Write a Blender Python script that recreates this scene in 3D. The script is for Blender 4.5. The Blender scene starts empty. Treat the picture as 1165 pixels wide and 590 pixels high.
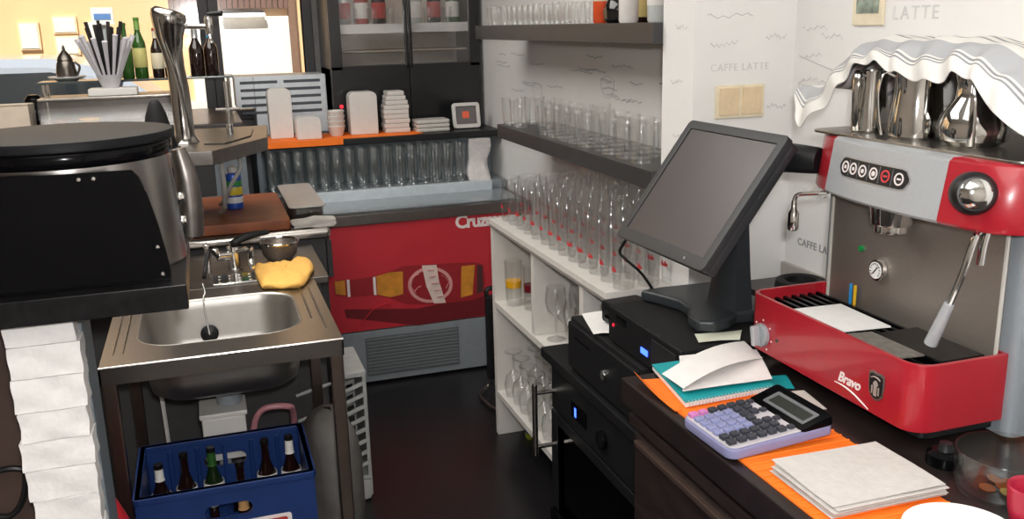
import bpy, bmesh, math, random
from mathutils import Vector, Matrix
random.seed(7)
S = bpy.context.scene
COL = S.collection
PI = math.pi

# ------------------------------------------------------------------ camera
FPX, W, H = 1050.0, 1165.0, 590.0
def make_camera():
    r = math.radians(1.4)
    yv = Vector((220 - W / 2, 35 - H / 2, FPX)).normalized()
    h = Vector((math.cos(r), -math.sin(r), 0))
    up = h.cross(yv).normalized()
    if up.y > 0: up = -up
    xv = yv.cross(up)
    if xv.x < 0: xv = -xv
    cam = bpy.data.cameras.new('camera')
    cam.sensor_width = 36.0
    cam.lens = FPX / W * 36.0
    cam.clip_start = 0.02
    o = bpy.data.objects.new('camera', cam)
    COL.objects.link(o)
    right = Vector((xv.x, yv.x, up.x))
    upw = -Vector((xv.y, yv.y, up.y))
    back = -Vector((xv.z, yv.z, up.z))
    m = Matrix((right, upw, back)).transposed().to_4x4()
    m.translation = (0, 0, 1.6)
    o.matrix_world = m
    S.camera = o
make_camera()

# ------------------------------------------------------------------ materials
def lin(c):
    return tuple(((x / 12.92) if x <= 0.04045 else ((x + 0.055) / 1.055) ** 2.4) for x in c)
def hexc(s):
    return lin(tuple(int(s[i:i + 2], 16) / 255 for i in (0, 2, 4))) + (1.0,)
MATS = {}
def pbr(name, col, rough=0.5, metal=0.0, var=0.06, scale=30.0, bump=0.0, coat=0.0, bscale=None, stretch=None, spec=0.5, ior=None):
    if name in MATS: return MATS[name]
    m = bpy.data.materials.new(name); m.use_nodes = True
    n = m.node_tree.nodes; l = m.node_tree.links
    b = n['Principled BSDF']
    c = hexc(col) if isinstance(col, str) else tuple(col) + (1.0,)
    b.inputs['Roughness'].default_value = rough
    b.inputs['Metallic'].default_value = metal
    b.inputs['Specular IOR Level'].default_value = spec
    b.inputs['Coat Weight'].default_value = coat
    b.inputs['Coat Roughness'].default_value = 0.08
    tc = n.new('ShaderNodeTexCoord')
    mp = n.new('ShaderNodeMapping')
    if stretch: mp.inputs['Scale'].default_value = stretch
    l.new(tc.outputs['Object'], mp.inputs['Vector'])
    nz = n.new('ShaderNodeTexNoise'); nz.inputs['Scale'].default_value = scale; nz.inputs['Detail'].default_value = 3
    l.new(mp.outputs['Vector'], nz.inputs['Vector'])
    rp = n.new('ShaderNodeValToRGB')
    rp.color_ramp.elements[0].position = 0.3; rp.color_ramp.elements[1].position = 0.7
    rp.color_ramp.elements[0].color = tuple(x * (1 - var) for x in c[:3]) + (1,)
    rp.color_ramp.elements[1].color = tuple(min(1, x * (1 + var)) for x in c[:3]) + (1,)
    l.new(nz.outputs['Fac'], rp.inputs['Fac'])
    l.new(rp.outputs['Color'], b.inputs['Base Color'])
    if bump:
        nb = n.new('ShaderNodeTexNoise'); nb.inputs['Scale'].default_value = bscale or scale * 2; nb.inputs['Detail'].default_value = 4
        l.new(mp.outputs['Vector'], nb.inputs['Vector'])
        bp = n.new('ShaderNodeBump'); bp.inputs['Strength'].default_value = bump; bp.inputs['Distance'].default_value = 0.004
        l.new(nb.outputs['Fac'], bp.inputs['Height']); l.new(bp.outputs['Normal'], b.inputs['Normal'])
    MATS[name] = m
    return m
def thin_glass(name, tint=(0.995, 0.996, 0.996), edge=(0.74, 0.75, 0.75), refl=1.62, rough=0.1):
    """clear ware: see-through facing you, greyer where the wall is looked along, with a fresnel gloss"""
    if name in MATS: return MATS[name]
    m = bpy.data.materials.new(name); m.use_nodes = True
    n = m.node_tree.nodes; l = m.node_tree.links
    for x in list(n):
        if x.type != 'OUTPUT_MATERIAL': n.remove(x)
    out = n['Material Output']
    lw = n.new('ShaderNodeLayerWeight'); lw.inputs['Blend'].default_value = 0.5
    pw = n.new('ShaderNodeMath'); pw.operation = 'POWER'; pw.inputs[1].default_value = 4.0
    l.new(lw.outputs['Facing'], pw.inputs[0])
    mc = n.new('ShaderNodeMixRGB'); mc.inputs['Color1'].default_value = tuple(tint) + (1,); mc.inputs['Color2'].default_value = tuple(edge) + (1,)
    l.new(pw.outputs['Value'], mc.inputs['Fac'])
    tr = n.new('ShaderNodeBsdfTransparent'); l.new(mc.outputs['Color'], tr.inputs['Color'])
    gl = n.new('ShaderNodeBsdfGlossy'); gl.inputs['Roughness'].default_value = rough
    gl.inputs['Color'].default_value = (1, 1, 1, 1)
    f0 = ((refl - 1) / (refl + 1)) ** 2
    p5 = n.new('ShaderNodeMath'); p5.operation = 'POWER'; p5.inputs[1].default_value = 5.0
    l.new(lw.outputs['Facing'], p5.inputs[0])
    fr = n.new('ShaderNodeMath'); fr.operation = 'MULTIPLY_ADD'; fr.inputs[1].default_value = (1 - f0) * .7; fr.inputs[2].default_value = f0
    l.new(p5.outputs['Value'], fr.inputs[0])
    mx = n.new('ShaderNodeMixShader')
    l.new(fr.outputs['Value'], mx.inputs['Fac']); l.new(tr.outputs['BSDF'], mx.inputs[1]); l.new(gl.outputs['BSDF'], mx.inputs[2])
    l.new(mx.outputs['Shader'], out.inputs['Surface'])
    MATS[name] = m
    return m
def emis(name, col, strength):
    m = pbr(name, col, 0.5)
    b = m.node_tree.nodes['Principled BSDF']
    b.inputs['Emission Color'].default_value = hexc(col)
    b.inputs['Emission Strength'].default_value = strength
    return m
steel = pbr('brushed_steel', 'b4b0aa', 0.26, 1.0, 0.05, 60, 0.04, stretch=(1, 12, 1))
steel_dull = pbr('worn_steel', '7d7874', 0.38, 1.0, 0.08, 40, 0.05)
steel_plate = pbr('brushed_plate_steel', 'ada59d', 0.52, 0.9, 0.05, 90, 0.05, stretch=(1, 1, 14))
chrome = pbr('chrome', 'd8d8d6', 0.08, 1.0, 0.02)
white_paint = pbr('white_laminate', 'dedad4', 0.45, 0, 0.03)
black_plastic = pbr('black_plastic', '17181a', 0.42, 0, 0.1, spec=0.4)
black_gloss = pbr('black_gloss', '08080a', 0.14, 0, 0.1, spec=0.12)
black_matte = pbr('black_matte', '151516', 0.65, 0, 0.15, 50, 0.1, spec=0.3)
shelf_black = pbr('dark_shelf_laminate', '3a393a', 0.4, 0, 0.08, 20)
red_enamel = pbr('red_enamel', 'a81f2c', 0.3, 0, 0.04, 20, coat=0.5)
red_print = pbr('red_print', 'c12a37', 0.5, 0, 0.06, 6)
silver_paint = pbr('silver_paint', 'b4b8bc', 0.38, 0.25, 0.03, 200)
grey_paint = pbr('grey_panel_paint', '8d959b', 0.5, 0.1, 0.05)
slate = pbr('slate_grey_paint', '6d767d', 0.6, 0, 0.06)
orange_mat = pbr('orange_mat_paper', 'fb7a1b', 0.7, 0, 0.06, 30, 0.15)
paper = pbr('white_paper', 'e9e8e6', 0.8, 0, 0.03, 40, 0.08)
tissue = pbr('tissue_paper', 'c6c2be', 0.9, 0, 0.05, 60, 0.3)
plastic_white = pbr('white_plastic', 'd8d6d2', 0.4, 0, 0.03)
ceramic = pbr('white_ceramic', 'f0f0f0', 0.12, 0, 0.01)
brownwood = pbr('dark_brown_counter', '241d1c', 0.28, 0, 0.25, 14, 0.03, stretch=(6, 1, 1))
brownfront = pbr('dark_brown_front', '2b2220', 0.33, 0, 0.3, 12, 0.03, stretch=(1, 1, 5))
blue_plastic = pbr('blue_crate_plastic', '1b356c', 0.4, 0, 0.08, 14)
teal = pbr('teal_card', '1b9aa0', 0.5, 0, 0.05)
glass = thin_glass('clear_glassware')
glass_dim = thin_glass('smoky_glassware', (0.985, 0.99, 0.99), (0.7, 0.73, 0.75))
pane = thin_glass('window_pane', (0.96, 0.97, 0.97), (0.8, 0.82, 0.82))
cab_pane = thin_glass('cabinet_pane', (0.95, 0.95, 0.95), (0.7, 0.7, 0.7), refl=1.6)
wallpaper = pbr('white_wallpaper', 'f1f0ee', 0.7, 0, 0.02, 8)
ink_grey = pbr('grey_wall_ink', 'a3a3a6', 0.8, 0, 0.05)
ink_light = pbr('faint_wall_ink', 'd8d7d7', 0.8, 0, 0.05)
ink_white = pbr('white_ink', 'efe6e4', 0.6, 0, 0.02)
ink_black = pbr('black_ink', '141313', 0.5, 0, 0.02)

# ------------------------------------------------------------------ geometry helper
def frame_z(d):
    d = Vector(d).normalized()
    return d.to_track_quat('Z', 'Y').to_matrix().to_4x4()
class G:
    def __init__(s): s.bev = False; s.bm = bmesh.new(); s.M = Matrix.Identity(4)
    def _merge(s, b, bev=0, seg=2, ang=25):
        if bev > 0:
            s.bev = True
            ed = [e for e in b.edges if len(e.link_faces) == 2 and e.calc_face_angle(0) > math.radians(ang)]
            bmesh.ops.bevel(b, geom=ed, offset=bev, offset_type='OFFSET', segments=seg, profile=0.5, affect='EDGES', clamp_overlap=True)
        b.transform(s.M)
        if s.M.determinant() < 0: bmesh.ops.reverse_faces(b, faces=b.faces)
        me = bpy.data.meshes.new('t'); b.to_mesh(me); b.free()
        s.bm.from_mesh(me); bpy.data.meshes.remove(me)
        return s
    def box(s, x0, x1, y0, y1, z0, z1, bev=0, seg=2):
        b = bmesh.new()
        m = Matrix.Translation(((x0 + x1) / 2, (y0 + y1) / 2, (z0 + z1) / 2)) @ Matrix.Diagonal((abs(x1 - x0), abs(y1 - y0), abs(z1 - z0), 1))
        bmesh.ops.create_cube(b, size=1, matrix=m)
        return s._merge(b, bev, seg)
    def obox(s, c, size, rot, bev=0, seg=2):
        old = s.M; s.M = old @ Matrix.Translation(c) @ rot.to_4x4()
        s.box(-size[0] / 2, size[0] / 2, -size[1] / 2, size[1] / 2, -size[2] / 2, size[2] / 2, bev, seg)
        s.M = old; return s
    def cyl(s, a, b_, r0, r1=None, seg=24, bev=0, cap=True):
        a = Vector(a); b_ = Vector(b_); d = b_ - a
        b = bmesh.new()
        bmesh.ops.create_cone(b, cap_ends=cap, segments=seg, radius1=r0, radius2=r0 if r1 is None else r1, depth=d.length,
                              matrix=Matrix.Translation((a + b_) / 2) @ frame_z(d))
        return s._merge(b, bev, 2, 40)
    def lathe(s, prof, c=(0, 0, 0), seg=24, axis=None, close=False, wob=None):
        b = bmesh.new(); rings = []
        for r, z in prof:
            if r < 1e-6: rings.append([b.verts.new((0, 0, z))])
            else: rings.append([b.verts.new((r * math.cos(2 * PI * i / seg), r * math.sin(2 * PI * i / seg), z)) for i in range(seg)])
        pr = list(zip(rings, rings[1:]))
        if close: pr.append((rings[-1], rings[0]))
        for A, B in pr:
            for i in range(seg):
                j = (i + 1) % seg
                if len(A) == 1 and len(B) == 1: continue
                if len(A) == 1: b.faces.new((A[0], B[j], B[i]))
                elif len(B) == 1: b.faces.new((A[i], A[j], B[0]))
                else: b.faces.new((A[i], A[j], B[j], B[i]))
        bmesh.ops.recalc_face_normals(b, faces=b.faces)
        m = Matrix.Translation(c)
        if axis is not None: m = m @ frame_z(axis)
        b.transform(m)
        return s._merge(b)
    def tube(s, pts, r, seg=8, smooth=6, caps=True, flat=1.0):
        P = [Vector(p) for p in pts]
        R = list(r) if isinstance(r, (list, tuple)) else [r] * len(P)
        if smooth and len(P) > 2:
            Q = []; RR = []
            for i in range(len(P) - 1):
                p0 = P[max(i - 1, 0)]; p1 = P[i]; p2 = P[i + 1]; p3 = P[min(i + 2, len(P) - 1)]
                for k in range(smooth):
                    t = k / smooth
                    Q.append(0.5 * ((2 * p1) + (p2 - p0) * t + (2 * p0 - 5 * p1 + 4 * p2 - p3) * t * t + (3 * p1 - p0 - 3 * p2 + p3) * t ** 3))
                    RR.append(R[i] * (1 - t) + R[i + 1] * t)
            Q.append(P[-1]); RR.append(R[-1]); P, R = Q, RR
        b = bmesh.new(); rings = []
        up = Vector((0, 0, 1)); d0 = (P[1] - P[0]).normalized()
        if abs(d0.dot(up)) > 0.95: up = Vector((1, 0, 0))
        u = (up - d0 * up.dot(d0)).normalized()
        for i, p in enumerate(P):
            d = (P[min(i + 1, len(P) - 1)] - P[max(i - 1, 0)])
            d = d.normalized() if d.length > 1e-9 else d0
            u = (u - d * u.dot(d)); u = u.normalized() if u.length > 1e-6 else Vector((1, 0, 0))
            v = d.cross(u)
            rings.append([b.verts.new(p + (u * math.cos(2 * PI * k / seg) * flat + v * math.sin(2 * PI * k / seg)) * R[i]) for k in range(seg)])
        for A, B in zip(rings, rings[1:]):
            for k in range(seg):
                j = (k + 1) % seg; b.faces.new((A[k], A[j], B[j], B[k]))
        if caps:
            b.faces.new(rings[0][::-1]); b.faces.new(rings[-1])
        bmesh.ops.recalc_face_normals(b, faces=b.faces)
        return s._merge(b)
    def prism(s, poly, z0, z1, bev=0, seg=2):
        b = bmesh.new()
        A = [b.verts.new((x, y, z0)) for x, y in poly]; B = [b.verts.new((x, y, z1)) for x, y in poly]
        n = len(poly)
        b.faces.new(A[::-1]); b.faces.new(B)
        for i in range(n):
            j = (i + 1) % n; b.faces.new((A[i], A[j], B[j], B[i]))
        bmesh.ops.recalc_face_normals(b, faces=b.faces)
        return s._merge(b, bev, seg)
    def loft(s, rows, closed=True, caps=True):
        b = bmesh.new()
        V = [[b.verts.new(p) for p in r] for r in rows]
        n = len(rows[0])
        for A, B in zip(V, V[1:]):
            for i in range(n if closed else n - 1):
                j = (i + 1) % n; b.faces.new((A[i], A[j], B[j], B[i]))
        if caps and closed:
            b.faces.new(V[0][::-1]); b.faces.new(V[-1])
        bmesh.ops.recalc_face_normals(b, faces=b.faces)
        return s._merge(b)
    def ring(s, outer, inner, z0, z1, bev=0):
        """extruded plate between two loops of equal length"""
        b = bmesh.new(); n = len(outer)
        L = [[b.verts.new((p[0], p[1], z)) for p in lp] for lp in (outer, inner) for z in (z0, z1)]
        o0, o1, i0, i1 = L
        for i in range(n):
            j = (i + 1) % n
            b.faces.new((o1[i], o1[j], i1[j], i1[i])); b.faces.new((o0[i], i0[i], i0[j], o0[j]))
            b.faces.new((o0[i], o0[j], o1[j], o1[i])); b.faces.new((i0[i], i1[i], i1[j], i0[j]))
        bmesh.ops.recalc_face_normals(b, faces=b.faces)
        return s._merge(b, bev)
    def sphere(s, c, r, scale=(1, 1, 1), seg=20):
        b = bmesh.new()
        bmesh.ops.create_uvsphere(b, u_segments=seg, v_segments=max(8, seg // 2), radius=r,
                                  matrix=Matrix.Translation(c) @ Matrix.Diagonal((*scale, 1)))
        return s._merge(b)
    def text(s, txt, size, M, bold=0.0, shear=0.0, spacing=1.0, ext=0.0006, align='CENTER'):
        cu = bpy.data.curves.new('t', 'FONT'); cu.body = txt; cu.size = size; cu.offset = bold; cu.shear = shear
        cu.space_character = spacing; cu.extrude = ext; cu.align_x = align; cu.align_y = 'CENTER'; cu.resolution_u = 3
        o = bpy.data.objects.new('t', cu); COL.objects.link(o)
        bpy.context.view_layer.update()
        me = bpy.data.meshes.new_from_object(o.evaluated_get(bpy.context.evaluated_depsgraph_get()))
        b = bmesh.new(); b.from_mesh(me); b.transform(M)
        bpy.data.objects.remove(o); bpy.data.curves.remove(cu); bpy.data.meshes.remove(me)
        return s._merge(b)
    def at(s, M): s.M = M; return s
def T(x, y, z): return Matrix.Translation((x, y, z))
def RZ(a): return Matrix.Rotation(a, 4, 'Z')
def RX(a): return Matrix.Rotation(a, 4, 'X')
def RY(a): return Matrix.Rotation(a, 4, 'Y')
FACE_MX = Matrix(((0, 0, -1, 0), (-1, 0, 0, 0), (0, 1, 0, 0), (0, 0, 0, 1)))   # text read on a face that looks along -X
FACE_MY = Matrix(((1, 0, 0, 0), (0, 0, -1, 0), (0, 1, 0, 0), (0, 0, 0, 1)))    # text read on a face that looks along -Y
def rrect(x0, x1, y0, y1, r, n=6, rs=None):
    """rounded rectangle loop, counter-clockwise from the lower right corner; rs = radius per corner (BR, TR, TL, BL)"""
    rs = rs or (r, r, r, r); P = []
    for (cx, cy, a0, q) in ((x1, y0, -PI / 2, rs[0]), (x1, y1, 0, rs[1]), (x0, y1, PI / 2, rs[2]), (x0, y0, PI, rs[3])):
        ox = cx - q if cx == x1 else cx + q; oy = cy + q if cy == y0 else cy - q
        for k in range(n + 1):
            a = a0 + PI / 2 * k / n
            P.append((ox + q * math.cos(a), oy + q * math.sin(a)))
    return P
def rootloc(o):
    v = Vector((0, 0, 0))
    while o is not None: v = v + o.location; o = o.parent
    return v
def link(name, g, mat, parent=None, sa=35, mods=None):
    """one mesh object from geometry given in world coordinates"""
    b = g.bm
    bmesh.ops.remove_doubles(b, verts=b.verts, dist=1e-6)
    for f in b.faces: f.smooth = True
    a = math.radians(sa)
    for e in b.edges: e.smooth = not (len(e.link_faces) == 2 and e.calc_face_angle(0) > a)
    xs = [v.co for v in b.verts]
    lo = Vector([min(v[i] for v in xs) for i in range(3)]); hi = Vector([max(v[i] for v in xs) for i in range(3)])
    org = rootloc(parent) if parent is not None else Vector(((lo.x + hi.x) / 2, (lo.y + hi.y) / 2, lo.z))
    b.transform(Matrix.Translation(-org))
    me = bpy.data.meshes.new(name); b.to_mesh(me); b.free()
    me.materials.append(mat)
    o = bpy.data.objects.new(name, me); COL.objects.link(o)
    if parent is not None: o.parent = parent
    else: o.location = org
    for md in (mods or []) + ([('WEIGHTED_NORMAL', dict(keep_sharp=True, weight=60))] if g.bev else []):
        t, kw = md; x = o.modifiers.new(t.lower(), t)
        for k, v in kw.items(): setattr(x, k, v)
    return o
def tag(o, label, cat, group=None, kind=None):
    o['label'] = label; o['category'] = cat
    if group: o['group'] = group
    if kind: o['kind'] = kind
    return o
def thing(name, loc, label, cat, group=None, rz=0):
    o = bpy.data.objects.new(name, None); COL.objects.link(o)
    o.empty_display_size = 0.05
    o.location = loc
    return tag(o, label, cat, group)
def struct(name, g, mat, label=None, sa=35):
    o = link(name, g, mat, None, sa); o['kind'] = 'structure'
    if label: o['label'] = label
    return o
def dup(root, loc, rz=0, label=None, group=None, scale=None):
    r = root.copy(); COL.objects.link(r); r.location = loc; r.rotation_euler = (0, 0, rz)
    if scale: r.scale = (scale, scale, scale)
    if label: r['label'] = label
    if group: r['group'] = group
    for ch in list(root.children):
        c = ch.copy(); COL.objects.link(c); c.parent = r
        for gch in list(ch.children):
            d = gch.copy(); COL.objects.link(d); d.parent = c
    return r
ORD = 'first second third fourth fifth sixth seventh eighth ninth tenth eleventh twelfth thirteenth fourteenth fifteenth sixteenth seventeenth eighteenth nineteenth twentieth'.split()
def smooth_path(pts, n=8):
    g = G(); P = [Vector(p) for p in pts]; Q = []
    for i in range(len(P) - 1):
        p0 = P[max(i - 1, 0)]; p1 = P[i]; p2 = P[i + 1]; p3 = P[min(i + 2, len(P) - 1)]
        for k in range(n):
            t = k / n
            Q.append(0.5 * ((2 * p1) + (p2 - p0) * t + (2 * p0 - 5 * p1 + 4 * p2 - p3) * t * t + (3 * p1 - p0 - 3 * p2 + p3) * t ** 3))
    Q.append(P[-1]); g.bm.free()
    return Q

# ================================================================== SETTING
floor_m = pbr('dark_floor_tile', '1b1a1c', 0.32, 0, 0.15, 9, 0.03)
struct('floor', G().box(-3, 1.7, -1.6, 5.2, -0.1, 0), floor_m)
struct('ceiling', G().box(-3, 1.7, -1.6, 5.2, 2.7, 2.8), pbr('ceiling_paint', 'd9d6d0', 0.8))
wr = struct('wall_right', G().box(1.5, 1.7, -1.6, 2.3, 0, 2.7), wallpaper)
pil = struct('pillar', G().box(1.2, 1.5, 2.13, 2.3, 0, 2.7), wallpaper)
wn = struct('wall_niche', G().box(1.42, 1.7, 2.3, 5.2, 0, 2.7), wallpaper)
struct('wall_left', G().box(-3.1, -3, -1.6, 5.2, 0, 2.7), pbr('wall_left_paint', 'b9aea2', 0.8))
struct('wall_behind', G().box(-3, 1.7, -1.7, -1.6, 0, 2.7), pbr('wall_behind_paint', 'c4bdb5', 0.8))
g = G().box(-3, 1.42, 5.1, 5.2, 0, 1.14).box(0.6, 1.42, 5.1, 5.2, 1.14, 2.7).box(-3, 0.6, 5.1, 5.2, 2.35, 2.7)
struct('wall_back', g, pbr('wall_back_paint', '6d6c6c', 0.8))
trim_dark = pbr('dark_window_frame', '2c2a2d', 0.45)
struct('trim_1', G().box(1.488, 1.5, -1.0, 2.13, 0.9, 0.94, 0.003), pbr('grey_splash_trim', 'b3aea8', 0.5))

def window(name, x0, x1):
    w = struct(name, G().box(x0 + .03, x1 - .03, 5.145, 5.151, 1.18, 2.33), pane)
    f = G().box(x0, x0 + .05, 5.11, 5.19, 1.14, 2.35, .004).box(x1 - .05, x1, 5.11, 5.19, 1.14, 2.35, .004)
    f.box(x0 + .05, x1 - .05, 5.11, 5.19, 1.14, 1.19, .004).box(x0 + .05, x1 - .05, 5.11, 5.19, 2.3, 2.35, .004)
    link('window_frame', f, trim_dark, w)
window('window_1', -3.0, -1.46); window('window_2', -1.46, 0.08); window('window_3', 0.08, 0.6)

# faint coffee words and handwriting on the wallpaper
def scribble(g, M, w, h, seed, r=0.0011):
    rn = random.Random(seed); n = 26; pts = []
    f1 = rn.uniform(20, 34); f2 = rn.uniform(4, 9)
    for i in range(n):
        t = i / (n - 1)
        pts.append(M @ Vector(((t - .5) * w + .03 * w * math.sin(f1 * t * 2), h * (0.32 * math.sin(f1 * t) + .25 * math.sin(f2 * t + seed)), 0)))
    g.tube(pts, r, 4, 3)
def cupdoodle(g, M, r, seed):
    rn = random.Random(seed)
    pts = [M @ Vector((r * math.cos(PI + PI * k / 14), r * 1.1 * math.sin(PI + PI * k / 14), 0)) for k in range(15)]
    g.tube(pts, .0011, 4, 2)
    g.tube([M @ Vector((-r, 0, 0)), M @ Vector((0, r * .22, 0)), M @ Vector((r, 0, 0)), M @ Vector((0, -r * .2, 0)), M @ Vector((-r, 0, 0))], .0009, 4, 5)
g = G()
g.text('CAFFE LATTE', .027, T(1.4992, 1.985, 1.008) @ FACE_MX, bold=.0006, spacing=1.12)
link('wall_lettering', g, ink_grey, wr)
g = G()
g.text('LATTE', .042, T(1.4992, 1.70, 1.60) @ FACE_MX, spacing=1.25)
for i, (y, z, w) in enumerate(((2.05, 1.57, .1), (2.06, 1.50, .09), (2.03, 1.44, .12), (2.07, 1.38, .1), (2.0, 1.15, .12), (1.98, 1.55, .08))):
    scribble(g, T(1.4992, y, z) @ FACE_MX, w, .014, i + 3)
cupdoodle(g, T(1.4992, 2.06, 1.43) @ FACE_MX, .045, 2)
g.tube([(1.4992, 2.11, 1.5), (1.4992, 2.0, 1.475), (1.4992, 1.93, 1.46)], .002, 4, 4)
link('wall_scribble', g, ink_light, wr)
g = G()
g.text('CAFFE LATTE', .026, T(1.335, 2.1292, 1.475) @ FACE_MY, spacing=1.15)
for i, (x, z, w) in enumerate(((1.30, 1.605, .13), (1.285, 1.535, .08), (1.44, 1.55, .06), (1.45, 1.37, .06))):
    scribble(g, T(x, 2.1292, z) @ FACE_MY, w, .015, i + 21)
link('wall_scribble', g, ink_light, pil)
g = G()
for i, (y, z) in enumerate(((2.2, 1.58), (2.22, 1.44), (2.2, 1.3))):
    scribble(g, T(1.1992, y, z) @ FACE_MX, .06, .014, i + 40)
link('wall_scribble', g, ink_light, pil)
g = G()
rn = random.Random(5)
for i in range(34):
    y = rn.uniform(2.4, 4.45); z = rn.choice((1.46, 1.44, 1.42, 1.39, 1.36, 1.33, 1.3, 1.27, 1.07, 1.1, 1.72))
    scribble(g, T(1.4192, y, z + rn.uniform(-.01, .01)) @ FACE_MX, rn.uniform(.08, .2), .012, i + 60, .0016)
for y, z in ((3.15, 1.39), (2.62, 1.37), (3.9, 1.33)): cupdoodle(g, T(1.4192, y, z) @ FACE_MX, .06, 3)
link('wall_scribble', g, pbr('niche_wall_ink', 'b8b8ba', .8), wn)

# double wall socket plate on the pillar
t = thing('wall_socket', (1.335, 2.13, 1.388), 'cream double socket plate on the white pillar above the touch screen', 'socket')
cream = pbr('cream_plastic', 'efe3c6', 0.4)
link('cover_plate', G().box(1.262, 1.408, 2.121, 2.13, 1.345, 1.431, .004), cream, t)
link('socket_insert', G().box(1.272, 1.33, 2.117, 2.1215, 1.354, 1.424, .002).cyl((1.316, 2.1175, 1.39), (1.316, 2.1155, 1.39), .013, seg=20), pbr('peach_insert', 'ead2ae', .5), t)
link('socket_insert', G().box(1.34, 1.398, 2.117, 2.1215, 1.354, 1.424, .002).box(1.378, 1.392, 2.1155, 2.118, 1.365, 1.415, .002), MATS['peach_insert'], t)
# small framed print high on the wall over the coffee machine
t = thing('picture', (1.5, 1.845, 1.575), 'small pale print in a cream mount on the wall above the striped cloth', 'picture')
link('mount', G().box(1.492, 1.4995, 1.795, 1.90, 1.575, 1.72, .002), cream, t)
link('print', G().box(1.4905, 1.4925, 1.808, 1.885, 1.602, 1.705), pbr('dull_print', '8f9a8c', .6, 0, .5, 40), t)

# ------------------------------------------------------------------ street outside
ochre = pbr('ochre_render_wall', 'f2c998', 0.9, 0, 0.05, 2)
street = struct('street_ground', G().box(-9, 7, 5.2, 12, -.25, -.15), pbr('street_paving', '8b8782', .9))
fac = struct('exterior_wall', G().box(-9, 7, 12, 12.4, -.2, 6), ochre)
link('garage_shutter', G().box(-.06, 1.12, 11.93, 12.01, -.15, 1.75, .01), pbr('white_shutter', 'f4efe6', .7), fac)
g = G()
for i in range(22): g.box(-.25 + i * .066, -.19 + i * .066, 11.9, 12.0, 1.84, 2.6, .008)
link('brown_blind', g, pbr('brown_blind', '6b4a3e', .7), fac)
link('garage_jamb', G().box(1.12, 1.2, 11.85, 12.05, -.15, 2.7), pbr('brown_jamb', '7a5a45', .7), fac)
for (x0, x1, z0, z1) in ((-1.86, -1.68, 1.45, 1.72), (-1.5, -1.28, 1.62, 1.78), (-1.5, -1.28, 1.38, 1.56), (-1.14, -1.0, 1.4, 1.72)):
    f = link('facade_window', G().box(x0 - .02, x1 + .02, 11.96, 12.02, z0 - .02, z1 + .02, .005), pbr('window_surround', 'f0d9b0', .7), fac)
    link('window_blind', G().box(x0, x1, 11.95, 11.97, z0, z1), MATS['white_shutter'], f)
# brown post of the building across the way
struct('exterior_column', G().box(1.3, 1.62, 9.2, 9.5, -.15, 5, .01), pbr('brown_pink_render', 'a98a7b', .8))
t = thing('strip_light', (.58, 11.88, 1.745), 'long white strip lamp under the brown blind across the street', 'lamp')
link('tube', G().box(.32, .84, 11.8, 11.87, 1.745, 1.79, .015, 3), emis('lit_tube', 'fff6ea', 2.0), t)
link('bracket', G().box(.34, .82, 11.86, 11.93, 1.77, 1.82), trim_dark, t)
t = thing('street_sign', (-.655, 8.0, -.15), 'small white sign with a blue stripe on a post outside the window', 'sign')
link('post', G().cyl((-.655, 8.02, -.15), (-.655, 8.02, 1.7), .015, seg=12), grey_paint, t)
link('sign_board', G().box(-.735, -.575, 7.98, 8.0, 1.66, 1.79, .004), paper, t)
link('blue_stripe', G().box(-.715, -.595, 7.976, 7.981, 1.70, 1.745), pbr('sign_blue', '4a7fc0', .5), t)
# parked car
t = thing('car', (-2.3, 8.9, -.15), 'pale silver blue car parked outside behind the steel coffee pot', 'car')
car_paint = pbr('silver_blue_car_paint', 'c9d4e6', .25, .3, .02, coat=.6)
prof = [(-4.2, .1), (-4.25, .75), (-3.9, .95), (-3.5, 1.0), (-3.0, 1.36), (-2.5, 1.47), (-1.9, 1.46), (-1.45, 1.36), (-1.0, 1.04), (-.55, .98), (-.4, .75), (-.42, .1)]
rows = []
for y, sc, zz in ((8.2, .93, .96), (8.3, 1.0, 1.0), (9.6, 1.0, 1.0), (9.7, .93, .96)):
    rows.append([(-2.3 + (x + 2.3) * sc + .8, y, -.15 + z * zz * 1.07) for x, z in prof])
link('car_body', G().loft(rows), car_paint, t, 28)
gw = pbr('dark_car_glass', '2b3238', .1, 0, .05)
def quadxz(g, poly, y0, y1):
    g.at(Matrix(((1, 0, 0, 0), (0, 0, -1, 0), (0, 1, 0, 0), (0, 0, 0, 1)))).prism(poly, -y1, -y0); g.at(Matrix.Identity(4)); return g
link('side_window', quadxz(G(), [(-2.55, .95), (-2.15, 1.24), (-1.65, 1.31), (-1.65, .95)], 8.18, 8.22), gw, t)
link('side_window', quadxz(G(), [(-1.55, .95), (-1.55, 1.31), (-1.1, 1.31), (-.75, 1.22), (-.45, .95)], 8.18, 8.22), gw, t)
for x in (-2.7, -.45):
    wv = link('wheel', G().cyl((x, 8.16, .13), (x, 8.36, .13), .3, seg=28, bev=.03), black_matte, t)
    link('hubcap', G().cyl((x, 8.15, .13), (x, 8.17, .13), .19, seg=20), silver_paint, wv)
# white garden stool outside
t = thing('bar_table', (1.52, 7.6, -.15), 'small brown pedestal table outside the window beside the black cabinet', 'table')
link('table_top', G().cyl((1.42, 7.6, 1.26), (1.42, 7.6, 1.3), .2, seg=24, bev=.008), pbr('table_brown', '8c6a55', .6), t)
link('pedestal', G().cyl((1.42, 7.6, -.12), (1.42, 7.6, 1.26), .035, seg=16), MATS['table_brown'], t)
link('base', G().cyl((1.42, 7.6, -.15), (1.42, 7.6, -.11), .2, seg=24), MATS['table_brown'], t)

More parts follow.
